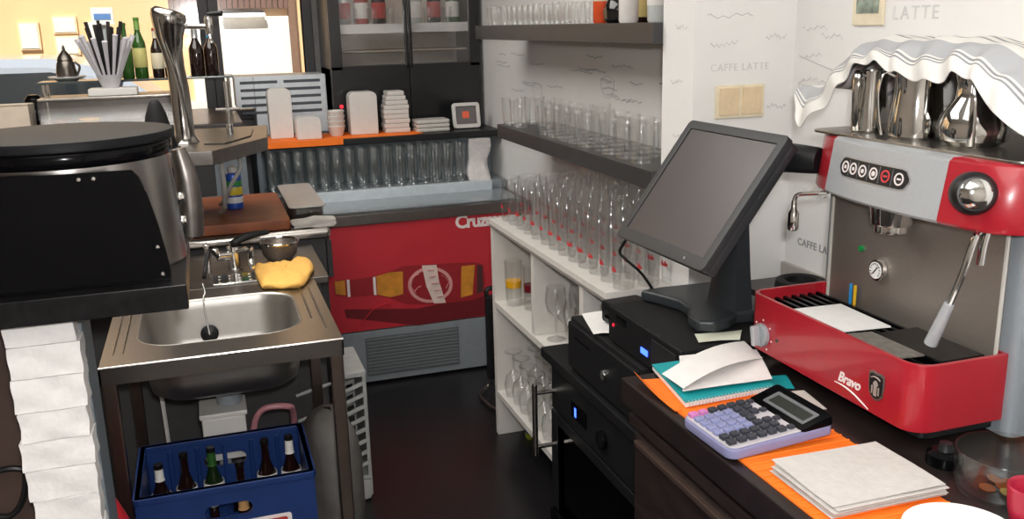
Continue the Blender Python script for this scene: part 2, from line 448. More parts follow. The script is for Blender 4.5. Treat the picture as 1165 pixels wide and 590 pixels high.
# ================================================================== LIGHT
def area(name, loc, size, energy, col=(1, 1, 1), rot=(0, 0, 0), sy=None):
    d = bpy.data.lights.new(name, 'AREA'); d.energy = energy; d.color = col; d.size = size
    if sy: d.shape = 'RECTANGLE'; d.size_y = sy
    o = bpy.data.objects.new(name, d); COL.objects.link(o); o.location = loc; o.rotation_euler = rot
    return o
area('ceiling_fill', (-.5, 3.0, 2.66), 1.8, 52, (1, .96, .9))  # unseen overhead panel, added for the room's ambient fill
area('ceiling_fill_counter', (-.3, 0.4, 2.66), 1.8, 22, (1, .96, .9))  # second unseen panel, added as fill from the counter side
d = bpy.data.lights.new('camera_flash', 'POINT'); d.energy = 78; d.shadow_soft_size = .03; d.color = (1, .98, .97)
o = bpy.data.objects.new('camera_flash', d); COL.objects.link(o); o.location = (.03, -.02, 1.68)
d = bpy.data.lights.new('sun', 'SUN'); d.energy = 7.2; d.angle = .01; d.color = (1, .93, .82)
o = bpy.data.objects.new('sun', d); COL.objects.link(o); o.rotation_euler = (math.radians(42), 0, math.radians(-14))
w = bpy.data.worlds.new('sky'); S.world = w; w.use_nodes = True
nt = w.node_tree; bg = nt.nodes['Background']
sk = nt.nodes.new('ShaderNodeTexSky'); sk.sky_type = 'HOSEK_WILKIE'; sk.turbidity = 3.5; sk.ground_albedo = .4
sk.sun_direction = Vector((.2, -.7, .7)).normalized()
nt.links.new(sk.outputs['Color'], bg.inputs['Color']); bg.inputs['Strength'].default_value = 0.7
S.view_settings.view_transform = 'Standard'; S.view_settings.look = 'None'
S.view_settings.gamma = 1; S.view_settings.exposure = 0; S.view_settings.use_curve_mapping = False
try:
    S.cycles.transparent_max_bounces = 48; S.cycles.max_bounces = 10; S.cycles.glossy_bounces = 5
    S.cycles.use_denoising = True; S.cycles.sample_clamp_indirect = 6; S.cycles.caustics_reflective = False; S.cycles.caustics_refractive = False
except Exception: pass

# ================================================================== SERVICE COUNTER WITH THE COFFEE MACHINE
t = thing('service_counter', (1.12, .9, 0), 'dark brown wooden service counter under the red coffee machine and the calculator', 'counter')
link('countertop', G().box(.75, 1.495, .2, 1.6, .845, .9, .006), brownwood, t)
g = G().box(.79, 1.495, .22, 1.585, .06, .845).box(.83, 1.48, .24, 1.56, 0, .06)
link('carcass', g, brownfront, t)
link('ledge', G().box(.765, .8, .22, 1.59, .80, .825, .004), brownfront, t)
for (z0, z1) in ((.585, .785), (.34, .57), (.08, .325)):
    for (y0, y1) in ((.24, .9), (.915, 1.58)):
        dr = link('drawer', G().box(.774, .795, y0, y1, z0, z1, .004), brownfront, t)
        link('drawer_pull', G().box(.762, .776, y0 + .02, y1 - .02, z1 - .022, z1 - .008, .003), pbr('bronze_edge', '5a4a42', .35, .5), dr)
t = thing('back_counter', (1.42, 1.86, 0), 'dark counter section against the wall behind the touch screen', 'counter')
link('countertop', G().box(1.34, 1.495, 1.61, 2.12, .85, .9, .004), brownwood, t)
link('carcass', G().box(1.35, 1.495, 1.615, 2.12, 0, .85), brownfront, t)

# ---- espresso machine
t = thing('espresso_machine', (1.25, 1.34, .9), 'red and silver one group espresso machine with a drip tray on the dark counter', 'coffee machine')
link('base', G().prism(rrect(1.075, 1.42, 1.125, 1.575, .02), .912, .937, .004), black_plastic, t)
for x in (1.12, 1.37):
    for y in (1.17, 1.53):
        link('foot', G().cyl((x, y, .9), (x, y, .914), .022, .018, seg=16), black_plastic, t)
o = rrect(1.04, 1.225, 1.106, 1.592, 0, 6, (.004, .004, .03, .04))
i_ = rrect(1.048, 1.218, 1.114, 1.584, 0, 6, (.003, .003, .024, .034))
tray = link('drip_tray', G().ring(o, i_, .935, 1.052, .0015).prism(i_, .936, .945), red_enamel, t)
gg = G().prism(i_, .945, 1.02)
gg.box(1.055, 1.21, 1.118, 1.58, 1.02, 1.028)
for k in range(7): gg.box(1.07 + k * .02, 1.078 + k * .02, 1.13, 1.575, 1.028, 1.036, .001)
gg.box(1.105, 1.2, 1.13, 1.29, 1.036, 1.046, .004)
link('drip_grate', gg, black_gloss, tray)
kn = link('dial', G().cyl((1.041, 1.537, .972), (1.030, 1.537, .972), .024, seg=28, bev=.002), pbr('dial_grey', '9ba1a6', .4), tray)
link('dial_grip', G().obox((1.022, 1.537, .972), (.018, .012, .042), Matrix.Rotation(math.radians(-12), 3, 'X'), .004), silver_paint, kn)
g = G()
for a in range(-60, 241, 50):
    g.cyl((1.0405, 1.537 + .031 * math.cos(math.radians(a)), .972 + .031 * math.sin(math.radians(a))), (1.039, 1.537 + .031 * math.cos(math.radians(a)), .972 + .031 * math.sin(math.radians(a))), .002, seg=8)
link('dial_mark', g, ink_white, tray)
link('indicator', G().cyl((1.041, 1.487, .975), (1.038, 1.487, .975), .0035, seg=12), pbr('dark_green', '16402a', .3), tray)
g = G(); g.text('Bravo', .026, T(1.0395, 1.268, .971) @ FACE_MX @ Matrix.Rotation(.0, 4, 'Z'), bold=.0006, shear=.3, spacing=.95)
g.tube([(1.0395, 1.306, .957), (1.0395, 1.28, .957), (1.0395, 1.255, .953), (1.0395, 1.23, .945), (1.0395, 1.214, .939)], [.0008, .0016, .0018, .0015, .0008], 6, 5)
link('lettering', g, ink_white, tray)
def shield(s):
    return [(-.5 * s, .62 * s), (-.3 * s, .7 * s), (0, .66 * s), (.3 * s, .7 * s), (.5 * s, .62 * s), (.52 * s, .1 * s), (.45 * s, -.4 * s), (.25 * s, -.62 * s), (0, -.7 * s), (-.25 * s, -.62 * s), (-.45 * s, -.4 * s), (-.52 * s, .1 * s)]
MB_ = T(1.0398, 1.197, .988) @ FACE_MX
bd = link('badge', G().at(MB_).prism(shield(.037), 0, .002, .0006), pbr('badge_silver', '9b9490', .3, .8), tray)
link('badge_field', G().at(MB_).prism(shield(.031), .002, .0028), ink_black, bd)
g = G().at(MB_ @ T(0, 0, .0026))
g.prism([(-.004, -.017), (.004, -.017), (.0035, .0), (.006, .004), (.004, .008), (0, .011), (-.004, .008), (-.006, .004), (-.0035, 0)], 0, .001)
g.tube([(-.011, .0135, .001), (-.005, .0165, .001), (.005, .0165, .001), (.011, .0135, .001)], .0012, 6, 4)
g.box(-.0095, -.0065, -.014, .0, 0, .001).box(.0065, .0095, -.014, .0, 0, .001)
link('badge_emblem', g, pbr('badge_grey', 'b9aea8', .4, .4), bd)
# casing and steel splash plate
cs = link('casing', G().prism(rrect(1.222, 1.455, 1.088, 1.6, .02), .905, 1.275, .004), pbr('casing_grey', '9aa3ab', .4, .35), t)
pl = link('splash_plate', G().box(1.212, 1.223, 1.125, 1.56, 1.0, 1.275, .002), steel_plate, t)
for ty in (1.119, 1.56): link('plate_trim', G().box(1.209, 1.2135, ty, ty + .006, 1.02, 1.27, .001), pbr('trim_ivory', 'd9d8d0', .35, .3), pl)
gu = link('pressure_gauge', G().cyl((1.212, 1.41, 1.122), (1.2, 1.41, 1.122), .021, seg=28, bev=.003), chrome, pl)
link('gauge_face', G().cyl((1.201, 1.41, 1.122), (1.199, 1.41, 1.122), .0165, seg=28), paper, gu)
g = G().obox((1.1985, 1.41, 1.122), (.001, .0022, .020), Matrix.Rotation(math.radians(40), 3, 'X'))
for a in range(-40, 221, 26):
    c, s_ = math.cos(math.radians(a)), math.sin(math.radians(a))
    g.obox((1.1985, 1.41 - .013 * c, 1.122 + .013 * s_), (.001, .0012, .004), Matrix.Rotation(math.radians(a) - PI / 2, 3, 'X'))
link('gauge_needle', g, ink_black, gu)
link('pilot_lamp', G().cyl((1.212, 1.466, 1.152), (1.207, 1.466, 1.152), .006, seg=16), pbr('green_lens', '1f8f4a', .2), pl)
# head: silver middle, two red ends
def headband(front, back, inset=.004):
    rows = []
    for z, sb, ins in ((1.262, 0, inset), (1.267, 0, 0), (1.365, .016, 0), (1.371, .02, inset)):
        rows.append([(x + sb + ins, y, z) for x, y in front] + [(x, y, z) for x, y in back])
    return G().loft(rows)
ctr = [(1.133, 1.197), (1.128, 1.24), (1.126, 1.29), (1.127, 1.34), (1.131, 1.40), (1.139, 1.455), (1.152, 1.515)]
hd = link('head_cover', headband(ctr, [(1.45, 1.515), (1.45, 1.197)]), silver_paint, t, 40)
er = [(1.27, 1.062), (1.215, 1.064), (1.175, 1.076), (1.150, 1.10), (1.138, 1.14), (1.133, 1.1965)]
e1 = link('red_end_cap', headband(er, [(1.45, 1.1965), (1.45, 1.062)]), red_enamel, t, 40)
el = [(1.152, 1.5155), (1.164, 1.555), (1.185, 1.59), (1.22, 1.612), (1.28, 1.62)]
e2 = link('red_end_cap', headband(el, [(1.45, 1.62), (1.45, 1.5155)]), red_enamel, t, 40)
def steam_knob(base, end, par, r, bigcap):
    base = Vector(base); end = Vector(end); d = (end - base).normalized(); L = (end - base).length
    prof = [(0, 0), (r * .9, 0), (r, .004), (r, L * .55), (r * .93, L * .8), (r * .78, L * .93), (0, L)] if bigcap else [(0, 0), (r * .8, 0), (r * .86, .006), (r, L - .012), (r * .97, L - .003), (r * .8, L), (0, L)]
    k = link('steam_knob', G().lathe(prof, base, 32, d), black_plastic, par)
    q = r * .72 if bigcap else r * .86
    z0 = L * .80 if bigcap else L - .003
    h = .012 if bigcap else .006
    link('knob_cap', G().lathe([(0, z0), (q, z0), (q * 1.0, z0 + h * .5), (q * .8, z0 + h), (q * .4, z0 + h * 1.25), (0, z0 + h * 1.3)], base, 32, d), chrome, k)
steam_knob((1.152, 1.148, 1.32), (1.122, 1.108, 1.327), t, .0345, True)
steam_knob((1.19, 1.585, 1.312), (1.15, 1.675, 1.312), t, .032, False)
# button panel on the silver front, following its curve
def fx(y, z):
    pts = ctr
    for (x0, y0), (x1, y1) in zip(pts, pts[1:]):
        if y0 <= y <= y1: return x0 + (x1 - x0) * (y - y0) / (y1 - y0) + .016 * max(0, min(1, (z - 1.267) / .098))
    return 1.13
yc0, yc1, zc = 1.268, 1.468, 1.322
loop_t = []; NB = 24
def strip(y0, y1, hh, off, name, mat, par, n=22):
    g = G(); rows = []
    for i in range(n + 1):
        y = y0 + (y1 - y0) * i / n; e = min(y - y0, y1 - y)
        h = hh * math.sqrt(max(0.02, 1 - (1 - min(1, e / (hh * 1.1))) ** 2))
        z0, z1 = zc - h, zc + h
        rows.append([(fx(y, z0) - off, y, z0), (fx(y, z1) - off, y, z1), (fx(y, z1) + .002, y, z1), (fx(y, z0) + .002, y, z0)])
    g.loft(rows); return link(name, g, mat, par)
bz = strip(yc0 - .003, yc1 + .003, .0195, .0012, 'button_panel', pbr('panel_rim', 'b9bcc0', .3, .6), hd)
strip(yc0, yc1, .017, .0022, 'panel_face', pbr('panel_black', '202225', .35), hd)
for k, y in enumerate((1.29, 1.325, 1.358, 1.39, 1.42, 1.447)):
    x = fx(y, zc) - .0022
    nrm = Vector((-1, (fx(y + .01, zc) - fx(y - .01, zc)) / .02, .16)).normalized()
    g = G(); fr = T(x, y, zc) @ frame_z(nrm)
    g.at(fr).lathe([(.0085, 0), (.0112, 0), (.0112, .0012), (.0085, .0012)], seg=24, close=True)
    if k in (0, 1): g.box(-.0045, .0045, -.0015, .0015, 0, .0012)
    elif k == 2: g.cyl((0, 0, 0), (0, 0, .0012), .0048, seg=12)
    elif k == 3: g.cyl((0, 0, 0), (0, 0, .0012), .004, seg=12)
    else: g.box(-.003, .003, -.003, .003, 0, .0012)
    link('button', g, pbr('button_red', 'd8474d', .5) if k == 1 else ink_white, hd)
g = G()
for y in (1.308, 1.342, 1.374, 1.405, 1.434):
    g.obox((fx(y, zc) - .0024, y, zc), (.001, .0012, .03), Matrix.Rotation(.15, 3, 'Y'))
link('panel_divider', g, pbr('divider_grey', '6e7276', .4), hd)
link('group_head', G().cyl((1.172, 1.345, 1.228), (1.172, 1.345, 1.264), .036, .04, seg=32, bev=.003).cyl((1.172, 1.345, 1.214), (1.172, 1.345, 1.23), .03, seg=32, bev=.002), chrome, t)
# steam wands
w1 = link('steam_wand', G().tube([(1.185, 1.53, 1.27), (1.172, 1.532, 1.258), (1.15, 1.548, 1.254), (1.128, 1.566, 1.25), (1.122, 1.57, 1.236), (1.122, 1.57, 1.222)], .0045, 10, 6), chrome, t)
link('nozzle', G().lathe([(0, .062), (.005, .062), (.006, .045), (.011, .036), (.0115, .004), (.009, 0), (0, 0)], (1.122, 1.57, 1.176), 20), chrome, w1)
w2 = link('steam_wand', G().tube([(1.178, 1.125, 1.268), (1.168, 1.128, 1.262), (1.15, 1.125, 1.258), (1.14, 1.122, 1.245), (1.133, 1.131, 1.19), (1.126, 1.147, 1.13)], .0055, 10, 6).tube([(1.17, 1.125, 1.262), (1.166, 1.127, 1.235), (1.165, 1.128, 1.205)], .006, 10, 4), chrome, t)
link('wand_sleeve', G().cyl((1.127, 1.145, 1.14), (1.118, 1.169, 1.062), .0085, .011, seg=20, bev=.002), silver_paint, w2)
# cup rail on top
link('cup_rail', G().prism(rrect(1.175, 1.445, 1.075, 1.61, .03), 1.371, 1.376, .001), steel, t)

# things resting in the tray
tag(link('card', G().prism([(1.056, 1.31), (1.15, 1.30), (1.155, 1.448), (1.052, 1.455)], 1.047, 1.0495), paper), 'blank white card lying on the drip tray of the coffee machine', 'card')
tag(link('steel_plate', G().at(T(0, 0, 0)).prism([(1.05, 1.165), (1.1, 1.16), (1.1, 1.29), (1.052, 1.298)], 1.0465, 1.049), pbr('dull_zinc', '97948e', .45, .7, .2, 60)), 'dull grey metal plate in the drip tray beside the white card', 'plate')
for nm, c, y in (('blue', '2f8fd0', 1.475), ('yellow', 'e2b52c', 1.462)):
    tag(link('stirrer', G().box(1.198, 1.203, y, y + .005, 1.036, 1.078, .001), pbr('plastic_' + nm, c, .4)), nm + ' plastic stick upright at the back of the drip tray', 'stirrer')

# steel jugs on top
def jug(prof, cx, cy, z, hdir, hr, label, strip_handle=False):
    t = thing('milk_jug', (cx, cy, z), label, 'jug', 'steel jugs on the coffee machine')
    inner = [(max(r - .002, 0), zz + (.002 if k == 0 else 0)) for k, (r, zz) in enumerate(prof)]
    full = [(0, 0)] + prof + [(r - .002, zz) for r, zz in prof[::-1]] + [(0, .003)]
    link('jug_body', G().lathe(full, (cx, cy, z), 32), chrome, t)
    h = prof[-1][1]; d = Vector((math.cos(hdir), math.sin(hdir), 0))
    rt = prof[-1][0]; rb = max(r for r, _ in prof)
    p = [Vector((cx, cy, z)) + d * (rt - .001) + Vector((0, 0, h * .93)), Vector((cx, cy, z)) + d * (rt + hr * .8) + Vector((0, 0, h * .97)),
         Vector((cx, cy, z)) + d * (rb + hr) + Vector((0, 0, h * .7)), Vector((cx, cy, z)) + d * (rb + hr * .8) + Vector((0, 0, h * .3)), Vector((cx, cy, z)) + d * (rb + hr * .5) + Vector((0, 0, h * .05))]
    link('handle', G().tube(p, .0065 if strip_handle else .005, 10, 6, flat=.45), chrome, t)
    link('spout', G().tube([Vector((cx, cy, z)) - d * (rt - .004) + Vector((0, 0, h - .018)), Vector((cx, cy, z)) - d * (rt + .008) + Vector((0, 0, h + .002))], [.012, .006], 10, 0), chrome, t)
ZT = 1.376
jug([(.03, 0), (.034, .004), (.034, .05), (.03, .085), (.032, .118)], 1.245, 1.515, ZT, math.radians(200), .02, 'slim steel milk jug on the coffee machine, nearest the touch screen', True)
jug([(.042, 0), (.047, .005), (.048, .03), (.044, .062), (.041, .09), (.044, .122)], 1.25, 1.392, ZT, math.radians(150), .022, 'straight steel milk jug in the middle of the machine top', True)
jug([(.04, 0), (.054, .01), (.058, .032), (.05, .058), (.036, .08), (.034, .105), (.04, .128)], 1.262, 1.265, ZT, math.radians(222), .018, 'pot bellied steel milk jug with a strap handle above the big black knob', True)
jug([(.038, 0), (.042, .005), (.042, .06), (.04, .085)], 1.335, 1.165, ZT, math.radians(-40), .02, 'plain steel milk jug half hidden under the cloth at the machine corner')

# striped cloth draped over the jugs
cloth_m = pbr('white_cloth', 'ebe9e6', .9, 0, .02, 60, .15)
nt_ = cloth_m.node_tree; bs = nt_.nodes['Principled BSDF']
def cloth():
    hem = [(1.235, 1.735, 1.40), (1.205, 1.69, 1.37), (1.2, 1.62, 1.41), (1.195, 1.56, 1.455), (1.19, 1.52, 1.488), (1.185, 1.475, 1.512), (1.185, 1.43, 1.516), (1.185, 1.39, 1.497), (1.185, 1.34, 1.487), (1.185, 1.29, 1.487), (1.185, 1.25, 1.502), (1.19, 1.22, 1.494), (1.195, 1.19, 1.468), (1.2, 1.15, 1.432), (1.215, 1.075, 1.398), (1.235, 1.01, 1.34)]
    mid = [(1.25, 1.76, 1.44), (1.235, 1.70, 1.42), (1.225, 1.64, 1.45), (1.215, 1.58, 1.495), (1.21, 1.53, 1.52), (1.205, 1.48, 1.531), (1.205, 1.43, 1.531), (1.205, 1.39, 1.526), (1.205, 1.34, 1.524), (1.205, 1.29, 1.526), (1.21, 1.25, 1.53), (1.215, 1.215, 1.52), (1.22, 1.18, 1.50), (1.235, 1.13, 1.46), (1.25, 1.062, 1.425), (1.28, 1.0, 1.36)]
    ridge = [(1.32, 1.78, 1.45), (1.305, 1.72, 1.45), (1.29, 1.66, 1.495), (1.285, 1.6, 1.53), (1.28, 1.54, 1.55), (1.275, 1.49, 1.557), (1.275, 1.44, 1.557), (1.275, 1.39, 1.556), (1.275, 1.34, 1.556), (1.28, 1.29, 1.556), (1.285, 1.25, 1.552), (1.295, 1.2, 1.535), (1.305, 1.15, 1.508), (1.32, 1.09, 1.46), (1.335, 1.04, 1.41), (1.36, .98, 1.35)]
    back = [(1.44, 1.79, 1.42), (1.435, 1.73, 1.43), (1.43, 1.67, 1.46), (1.425, 1.61, 1.5), (1.42, 1.55, 1.52), (1.42, 1.5, 1.53), (1.42, 1.45, 1.53), (1.42, 1.4, 1.528), (1.42, 1.35, 1.528), (1.42, 1.3, 1.526), (1.42, 1.25, 1.52), (1.425, 1.2, 1.505), (1.43, 1.14, 1.48), (1.435, 1.08, 1.44), (1.44, 1.03, 1.40), (1.445, .97, 1.34)]
    tail = [(x + .03, y, z - .11) for x, y, z in back]
    prof = [smooth_path(r, 5) for r in (hem, mid, ridge, back, tail)]
    n = len(prof[0]); cols = [smooth_path([p[i] for p in prof], 7) for i in range(n)]
    me = bpy.data.meshes.new('striped_cloth'); V = []; Fc = []
    m = len(cols[0])
    rn = random.Random(3)
    for i, c in enumerate(cols):
        for j, p in enumerate(c):
            q = p + Vector((-.004, 0, .006)) * math.sin(i * .9 + j * .35) * (1 if j < 10 else .4) + Vector((0, 0, .003)) * math.sin(i * .37 - j * .5)
            V.append(q)
    for i in range(n - 1):
        for j in range(m - 1): Fc.append((i * m + j, i * m + j + 1, (i + 1) * m + j + 1, (i + 1) * m + j))
    cen = Vector((1.3, 1.35, 1.40)); me.from_pydata([v - cen for v in V], [], Fc)
    uv = me.uv_layers.new(name='UVMap')
    for p in me.polygons:
        p.use_smooth = True
        for li in p.loop_indices:
            vi = me.loops[li].vertex_index; uv.data[li].uv = ((vi % m) / (m - 1), (vi // m) / (n - 1))
    o = bpy.data.objects.new('tea_towel', me); COL.objects.link(o); o.location = cen
    s = o.modifiers.new('thickness', 'SOLIDIFY'); s.thickness = .003; s.offset = 1
    sb = o.modifiers.new('soft', 'SUBSURF'); sb.levels = 1; sb.render_levels = 1
    # woven stripes run along the cloth: a wide grey band and thin lines
    N = nt_.nodes; L = nt_.links
    uvn = N.new('ShaderNodeUVMap'); sp = N.new('ShaderNodeSeparateXYZ'); L.new(uvn.outputs['UV'], sp.inputs['Vector'])
    rp = N.new('ShaderNodeValToRGB'); rp.color_ramp.interpolation = 'CONSTANT'
    wcol = hexc('e6e4e0'); gcol = hexc('93959a')
    st = [(0, wcol), (.20, gcol), (.215, wcol), (.235, gcol), (.255, wcol), (.275, hexc('b3b5b9')), (.42, wcol), (.5, gcol), (.515, wcol), (.55, gcol), (.565, wcol), (.6, gcol), (.615, wcol), (.66, gcol), (.675, wcol), (.72, gcol), (.735, wcol), (.78, gcol), (.8, wcol)]
    el = rp.color_ramp.elements
    while len(el) < len(st): el.new(.99)
    for e, (p_, c_) in zip(el, st): e.position = p_; e.color = c_
    L.new(sp.outputs['X'], rp.inputs['Fac']); L.new(rp.outputs['Color'], bs.inputs['Base Color'])
    me.materials.append(cloth_m)
    tag(o, 'white tea towel with grey stripes draped over the steel jugs', 'tea towel')
cloth()

# ---- things on the counter
g = G().prism([(.775, .8), (.985, .8), (.982, 1.45), (.865, 1.545), (.782, 1.565), (.773, 1.4)], .9, .9025)
for k in range(30): g.tube([(.777, .82 + k * .0205, .9028), (.984, .82 + k * .0205, .9028)], .0018, 5, 0)
mat_o = tag(link('place_mat', g, orange_mat), 'orange ribbed mat under the calculator at the counter edge', 'mat')
# curled far corner of the mat
g = G(); rows = []
for i in range(9):
    a = i / 8; y = 1.40 + a * .165
    rows.append([(.768 - .004 * a, y, .903 + .018 * a * a), (.782 - .004 * a, y, .903 + .002 * a * a), (.782 - .004 * a, y, .9045 + .002 * a * a), (.768 - .004 * a, y, .9045 + .018 * a * a)])
link('curled_corner', G().loft(rows), orange_mat, mat_o)

def pad(name, poly, z0, z1, cover, label):
    t = thing(name, (sum(p[0] for p in poly) / len(poly), sum(p[1] for p in poly) / len(poly), z0), label, 'notebook')
    link('pages', G().prism(poly, z0, z1 - .002), paper, t)
    c = Vector((sum(p[0] for p in poly) / 4, sum(p[1] for p in poly) / 4))
    link('cover', G().prism([tuple(c + (Vector(p) - c) * 1.015) for p in poly], z1 - .002, z1), cover, t)
    return t
t = pad('spiral_notebook', [(.792, 1.405), (.985, 1.412), (1.02, 1.592), (.822, 1.598)], .9052, .917, teal, 'teal spiral notebook under loose white papers beside the calculator')
g = G()
for k in range(26):
    x = .798 + k * .0072; g.lathe([(.0045, -.0008), (.0058, -.0008), (.0058, .0008), (.0045, .0008)], (x, 1.406 + k * .00026, .9115), 10, (1, 0, 0), True)
link('spiral_binding', g, pbr('white_wire', 'd8dadc', .3, .5), t)
def sheet(name, corners, z, lift, label, cat='paper', m=paper, n=10, wav=.004, seed=0):
    rows = []; A, B, Cc, D = [Vector((*c, 0)) for c in corners]
    top = []; g = G(); b = bmesh.new(); grid = []
    for i in range(n + 1):
        r = []
        for j in range(n + 1):
            u, v = i / n, j / n
            p = (A * (1 - u) + B * u) * (1 - v) + (D * (1 - u) + Cc * u) * v
            zz = z + lift(u, v) + wav * .5 * (1 + math.sin(3.1 * u + seed) * math.cos(4.2 * v + seed))
            r.append((p.x, p.y, zz))
        grid.append(r)
    for k in (0, .0008):
        V = [[b.verts.new((x, y, zz + k)) for x, y, zz in r] for r in grid]
        for i in range(n):
            for j in range(n):
                q = (V[i][j], V[i + 1][j], V[i + 1][j + 1], V[i][j + 1]); b.faces.new(q if k else q[::-1])
        if k == 0: V0 = V
        else:
            edge = [(i, 0) for i in range(n)] + [(n, j) for j in range(n)] + [(i, n) for i in range(n, 0, -1)] + [(0, j) for j in range(n, 0, -1)]
            for (i, j), (i2, j2) in zip(edge, edge[1:] + edge[:1]): b.faces.new((V0[i][j], V0[i2][j2], V[i2][j2], V[i][j]))
    bmesh.ops.recalc_face_normals(b, faces=b.faces)
    g._merge(b)
    return tag(link(name, g, m), label, cat)
sheet('loose_paper', [(.80, 1.432), (.992, 1.428), (1.055, 1.58), (.885, 1.602)], .918, lambda u, v: .004, 'flat white sheet lying on the teal notebook', seed=1)
sheet('receipt', [(.80, 1.515), (.80, 1.43), (1.03, 1.52), (1.045, 1.612)], .9245, lambda u, v: .016 * math.sin(PI * v) * (1 - .3 * u) + .004, 'long curled white receipt lying across the teal notebook', seed=2)
sheet('card_slip', [(.985, 1.32), (1.03, 1.31), (1.045, 1.40), (1.0, 1.41)], .9012, lambda u, v: 0, 'pale slip of paper on the counter below the edge of the red tray', m=pbr('pale_card', 'c9c3bb', .7), wav=.001)
sheet('teal_card', [(.99, 1.425), (1.035, 1.415), (1.06, 1.48), (1.01, 1.49)], .9012, lambda u, v: 0, 'teal card poking out from below the red tray', m=teal, wav=.001)

# calculator
t = thing('calculator', (.852, 1.268, .905), 'lilac desk calculator with a dark display lying on the orange mat', 'calculator')
Mc = T(.852, 1.268, .9055) @ RZ(math.radians(2)) @ RY(math.radians(-3.2)) @ T(0, 0, .004)
lil = pbr('lilac_plastic', '8788ae', .4, 0, .04)
facem = pbr('silver_lilac_face', 'cfccd2', .35, .2, .03)
body = rrect(-.102, .102, -.078, .078, 0, 6, (.012, .012, .02, .02))
link('case', G().at(Mc).prism(body, 0, .018, .004), lil, t)
fb = rrect(-.098, .045, -.073, .073, 0, 6, (.003, .003, .016, .016))
link('key_face', G().at(Mc).prism(fb, .018, .0205, .001), facem, t)
Md = Mc @ T(.072, 0, .019) @ RY(math.radians(-14)) @ T(0, 0, .004)
dh = link('display_housing', G().at(Md).prism(rrect(-.034, .032, -.076, .076, .008), -.012, .006, .002), black_gloss, t)
link('display_frame', G().at(Md).ring(rrect(-.020, .016, -.062, .05, .002), rrect(-.014, .009, -.056, .042, .002), .0058, .0072), pbr('display_silver', '7f8286', .4, .4), dh)
link('display', G().at(Md).prism(rrect(-.014, .009, -.056, .042, .002), .0055, .0064), pbr('lcd_dark', '2c302c', .3), dh)
kb = pbr('dark_key', '33363f', .35); kl = pbr('lilac_key', '878cb4', .35); kp = pbr('pink_key', 'c77ab6', .35)
cols_x = [-.086, -.0665, -.047, -.0275, -.008, .0115]
for i, x in enumerate(cols_x):
    for j in range(7):
        y = .060 - j * .0195
        if i >= 5 and j in (3,): continue
        big = False
        if j in (0,) and i < 2: m_ = kp
        elif 1 <= j <= 4 and i < 4 : m_ = kl
        else: m_ = kb
        k_ = link('key', G().at(Mc).prism(rrect(x - .0078, x + .0078, y - .0072, y + .0072, .003), .0205, .0265 if m_ is kl else .0275, .0015), m_, t)
for j in (0, 2, 4, 6):
    y = .060 - j * .0195
    link('key', G().at(Mc).prism(rrect(.024, .036, y - .006, y + .006, .003), .0205, .0255, .0015), kb, t)

# napkin pile
for k in range(6):
    a = random.uniform(-.03, .03); c = Vector((.892 + random.uniform(-.004, .004), 1.055 + random.uniform(-.004, .004)))
    P4 = []
    for sx, sy in ((-1, -1), (1, -1), (1, 1), (-1, 1)):
        v = Vector((sx * .098, sy * .078)); P4.append((c.x + v.x * math.cos(a) - v.y * math.sin(a), c.y + v.x * math.sin(a) + v.y * math.cos(a)))
    sheet('paper_napkin', P4, .9055 + k * .0032, lambda u, v: 0, ORD[k] + ' white paper napkin from the bottom of the pile on the orange mat', 'napkin', tissue, 10, .002, k)['group'] = 'paper napkins on the orange mat'
# plate
t = tag(link('plate', G().lathe([(0, .0), (.047, 0), (.051, .004), (.073, .014), (.077, .016), (.0765, .0185), (.072, .017), (.051, .008), (.044, .0055), (0, .0055)], (.914, .868, .9052), 56), ceramic), 'white china plate at the front of the counter below the napkins', 'plate')
# bowl of coins
t = tag(link('glass_bowl', G().lathe([(0, 0), (.055, 0), (.064, .004), (.069, .02), (.071, .066), (.0705, .068), (.0675, .068), (.066, .022), (.06, .009), (.05, .007), (0, .007)], (1.082, .962, .9), 48), thin_glass('bowl_glass', (.9, .92, .91), (.42, .45, .43), 1.6)), 'short clear glass bowl holding a few coins beside the coffee machine', 'bowl')
copper = pbr('copper_coin', 'a8643c', .3, .8, .15, 200); brass = pbr('brass_coin', 'c2a054', .3, .8, .15, 200)
for k, (x, y, z, m_, tx, ty, r, lb) in enumerate(((1.06, .97, .9085, copper, .1, .05, .0115, 'copper coin lying on the bowl floor nearest the mat'), (1.088, .985, .911, copper, .3, .2, .0105, 'copper coin tilted against others at the back of the glass bowl'), (1.098, .95, .914, brass, .5, -.9, .012, 'brass coin standing on edge in the glass bowl'), (1.075, .945, .9095, brass, .12, .1, .012, 'brass coin lying at the front of the glass bowl'), (1.11, .972, .91, copper, -.2, .3, .0105, 'copper coin by the bowl wall nearest the machine'), (1.083, .962, .9125, copper, .25, -.2, .0115, 'copper coin on top of the others in the glass bowl'))):
    m4 = T(x, y, z) @ RX(tx) @ RY(ty)
    tag(link('coin', G().at(m4).cyl((0, 0, -.0009), (0, 0, .0009), r, seg=28, bev=.0003), m_), lb, 'coin', 'coins in the glass bowl')
# red cup at the frame corner
tag(link('red_bowl', G().lathe([(0, 0), (.022, 0), (.025, .004), (.032, .035), (.0345, .066), (.033, .068), (.03, .064), (.026, .02), (0, .006)], (1.032, .866, .9), 36), pbr('red_plastic', 'a51d38', .4)), 'red plastic tub standing beside the glass bowl of coins', 'tub')
t = thing('tamper', (1.072, 1.068, .9), 'black coffee tamper on the counter under the corner of the coffee machine', 'tamper')
link('base', G().lathe([(0, 0), (.028, 0), (.029, .004), (.028, .018), (.02, .024), (0, .024)], (1.072, 1.068, .9), 28), black_gloss, t)
link('handle', G().lathe([(0, .024), (.013, .024), (.011, .030), (.010, .036), (0, .038)], (1.072, 1.068, .9), 24), black_plastic, t)

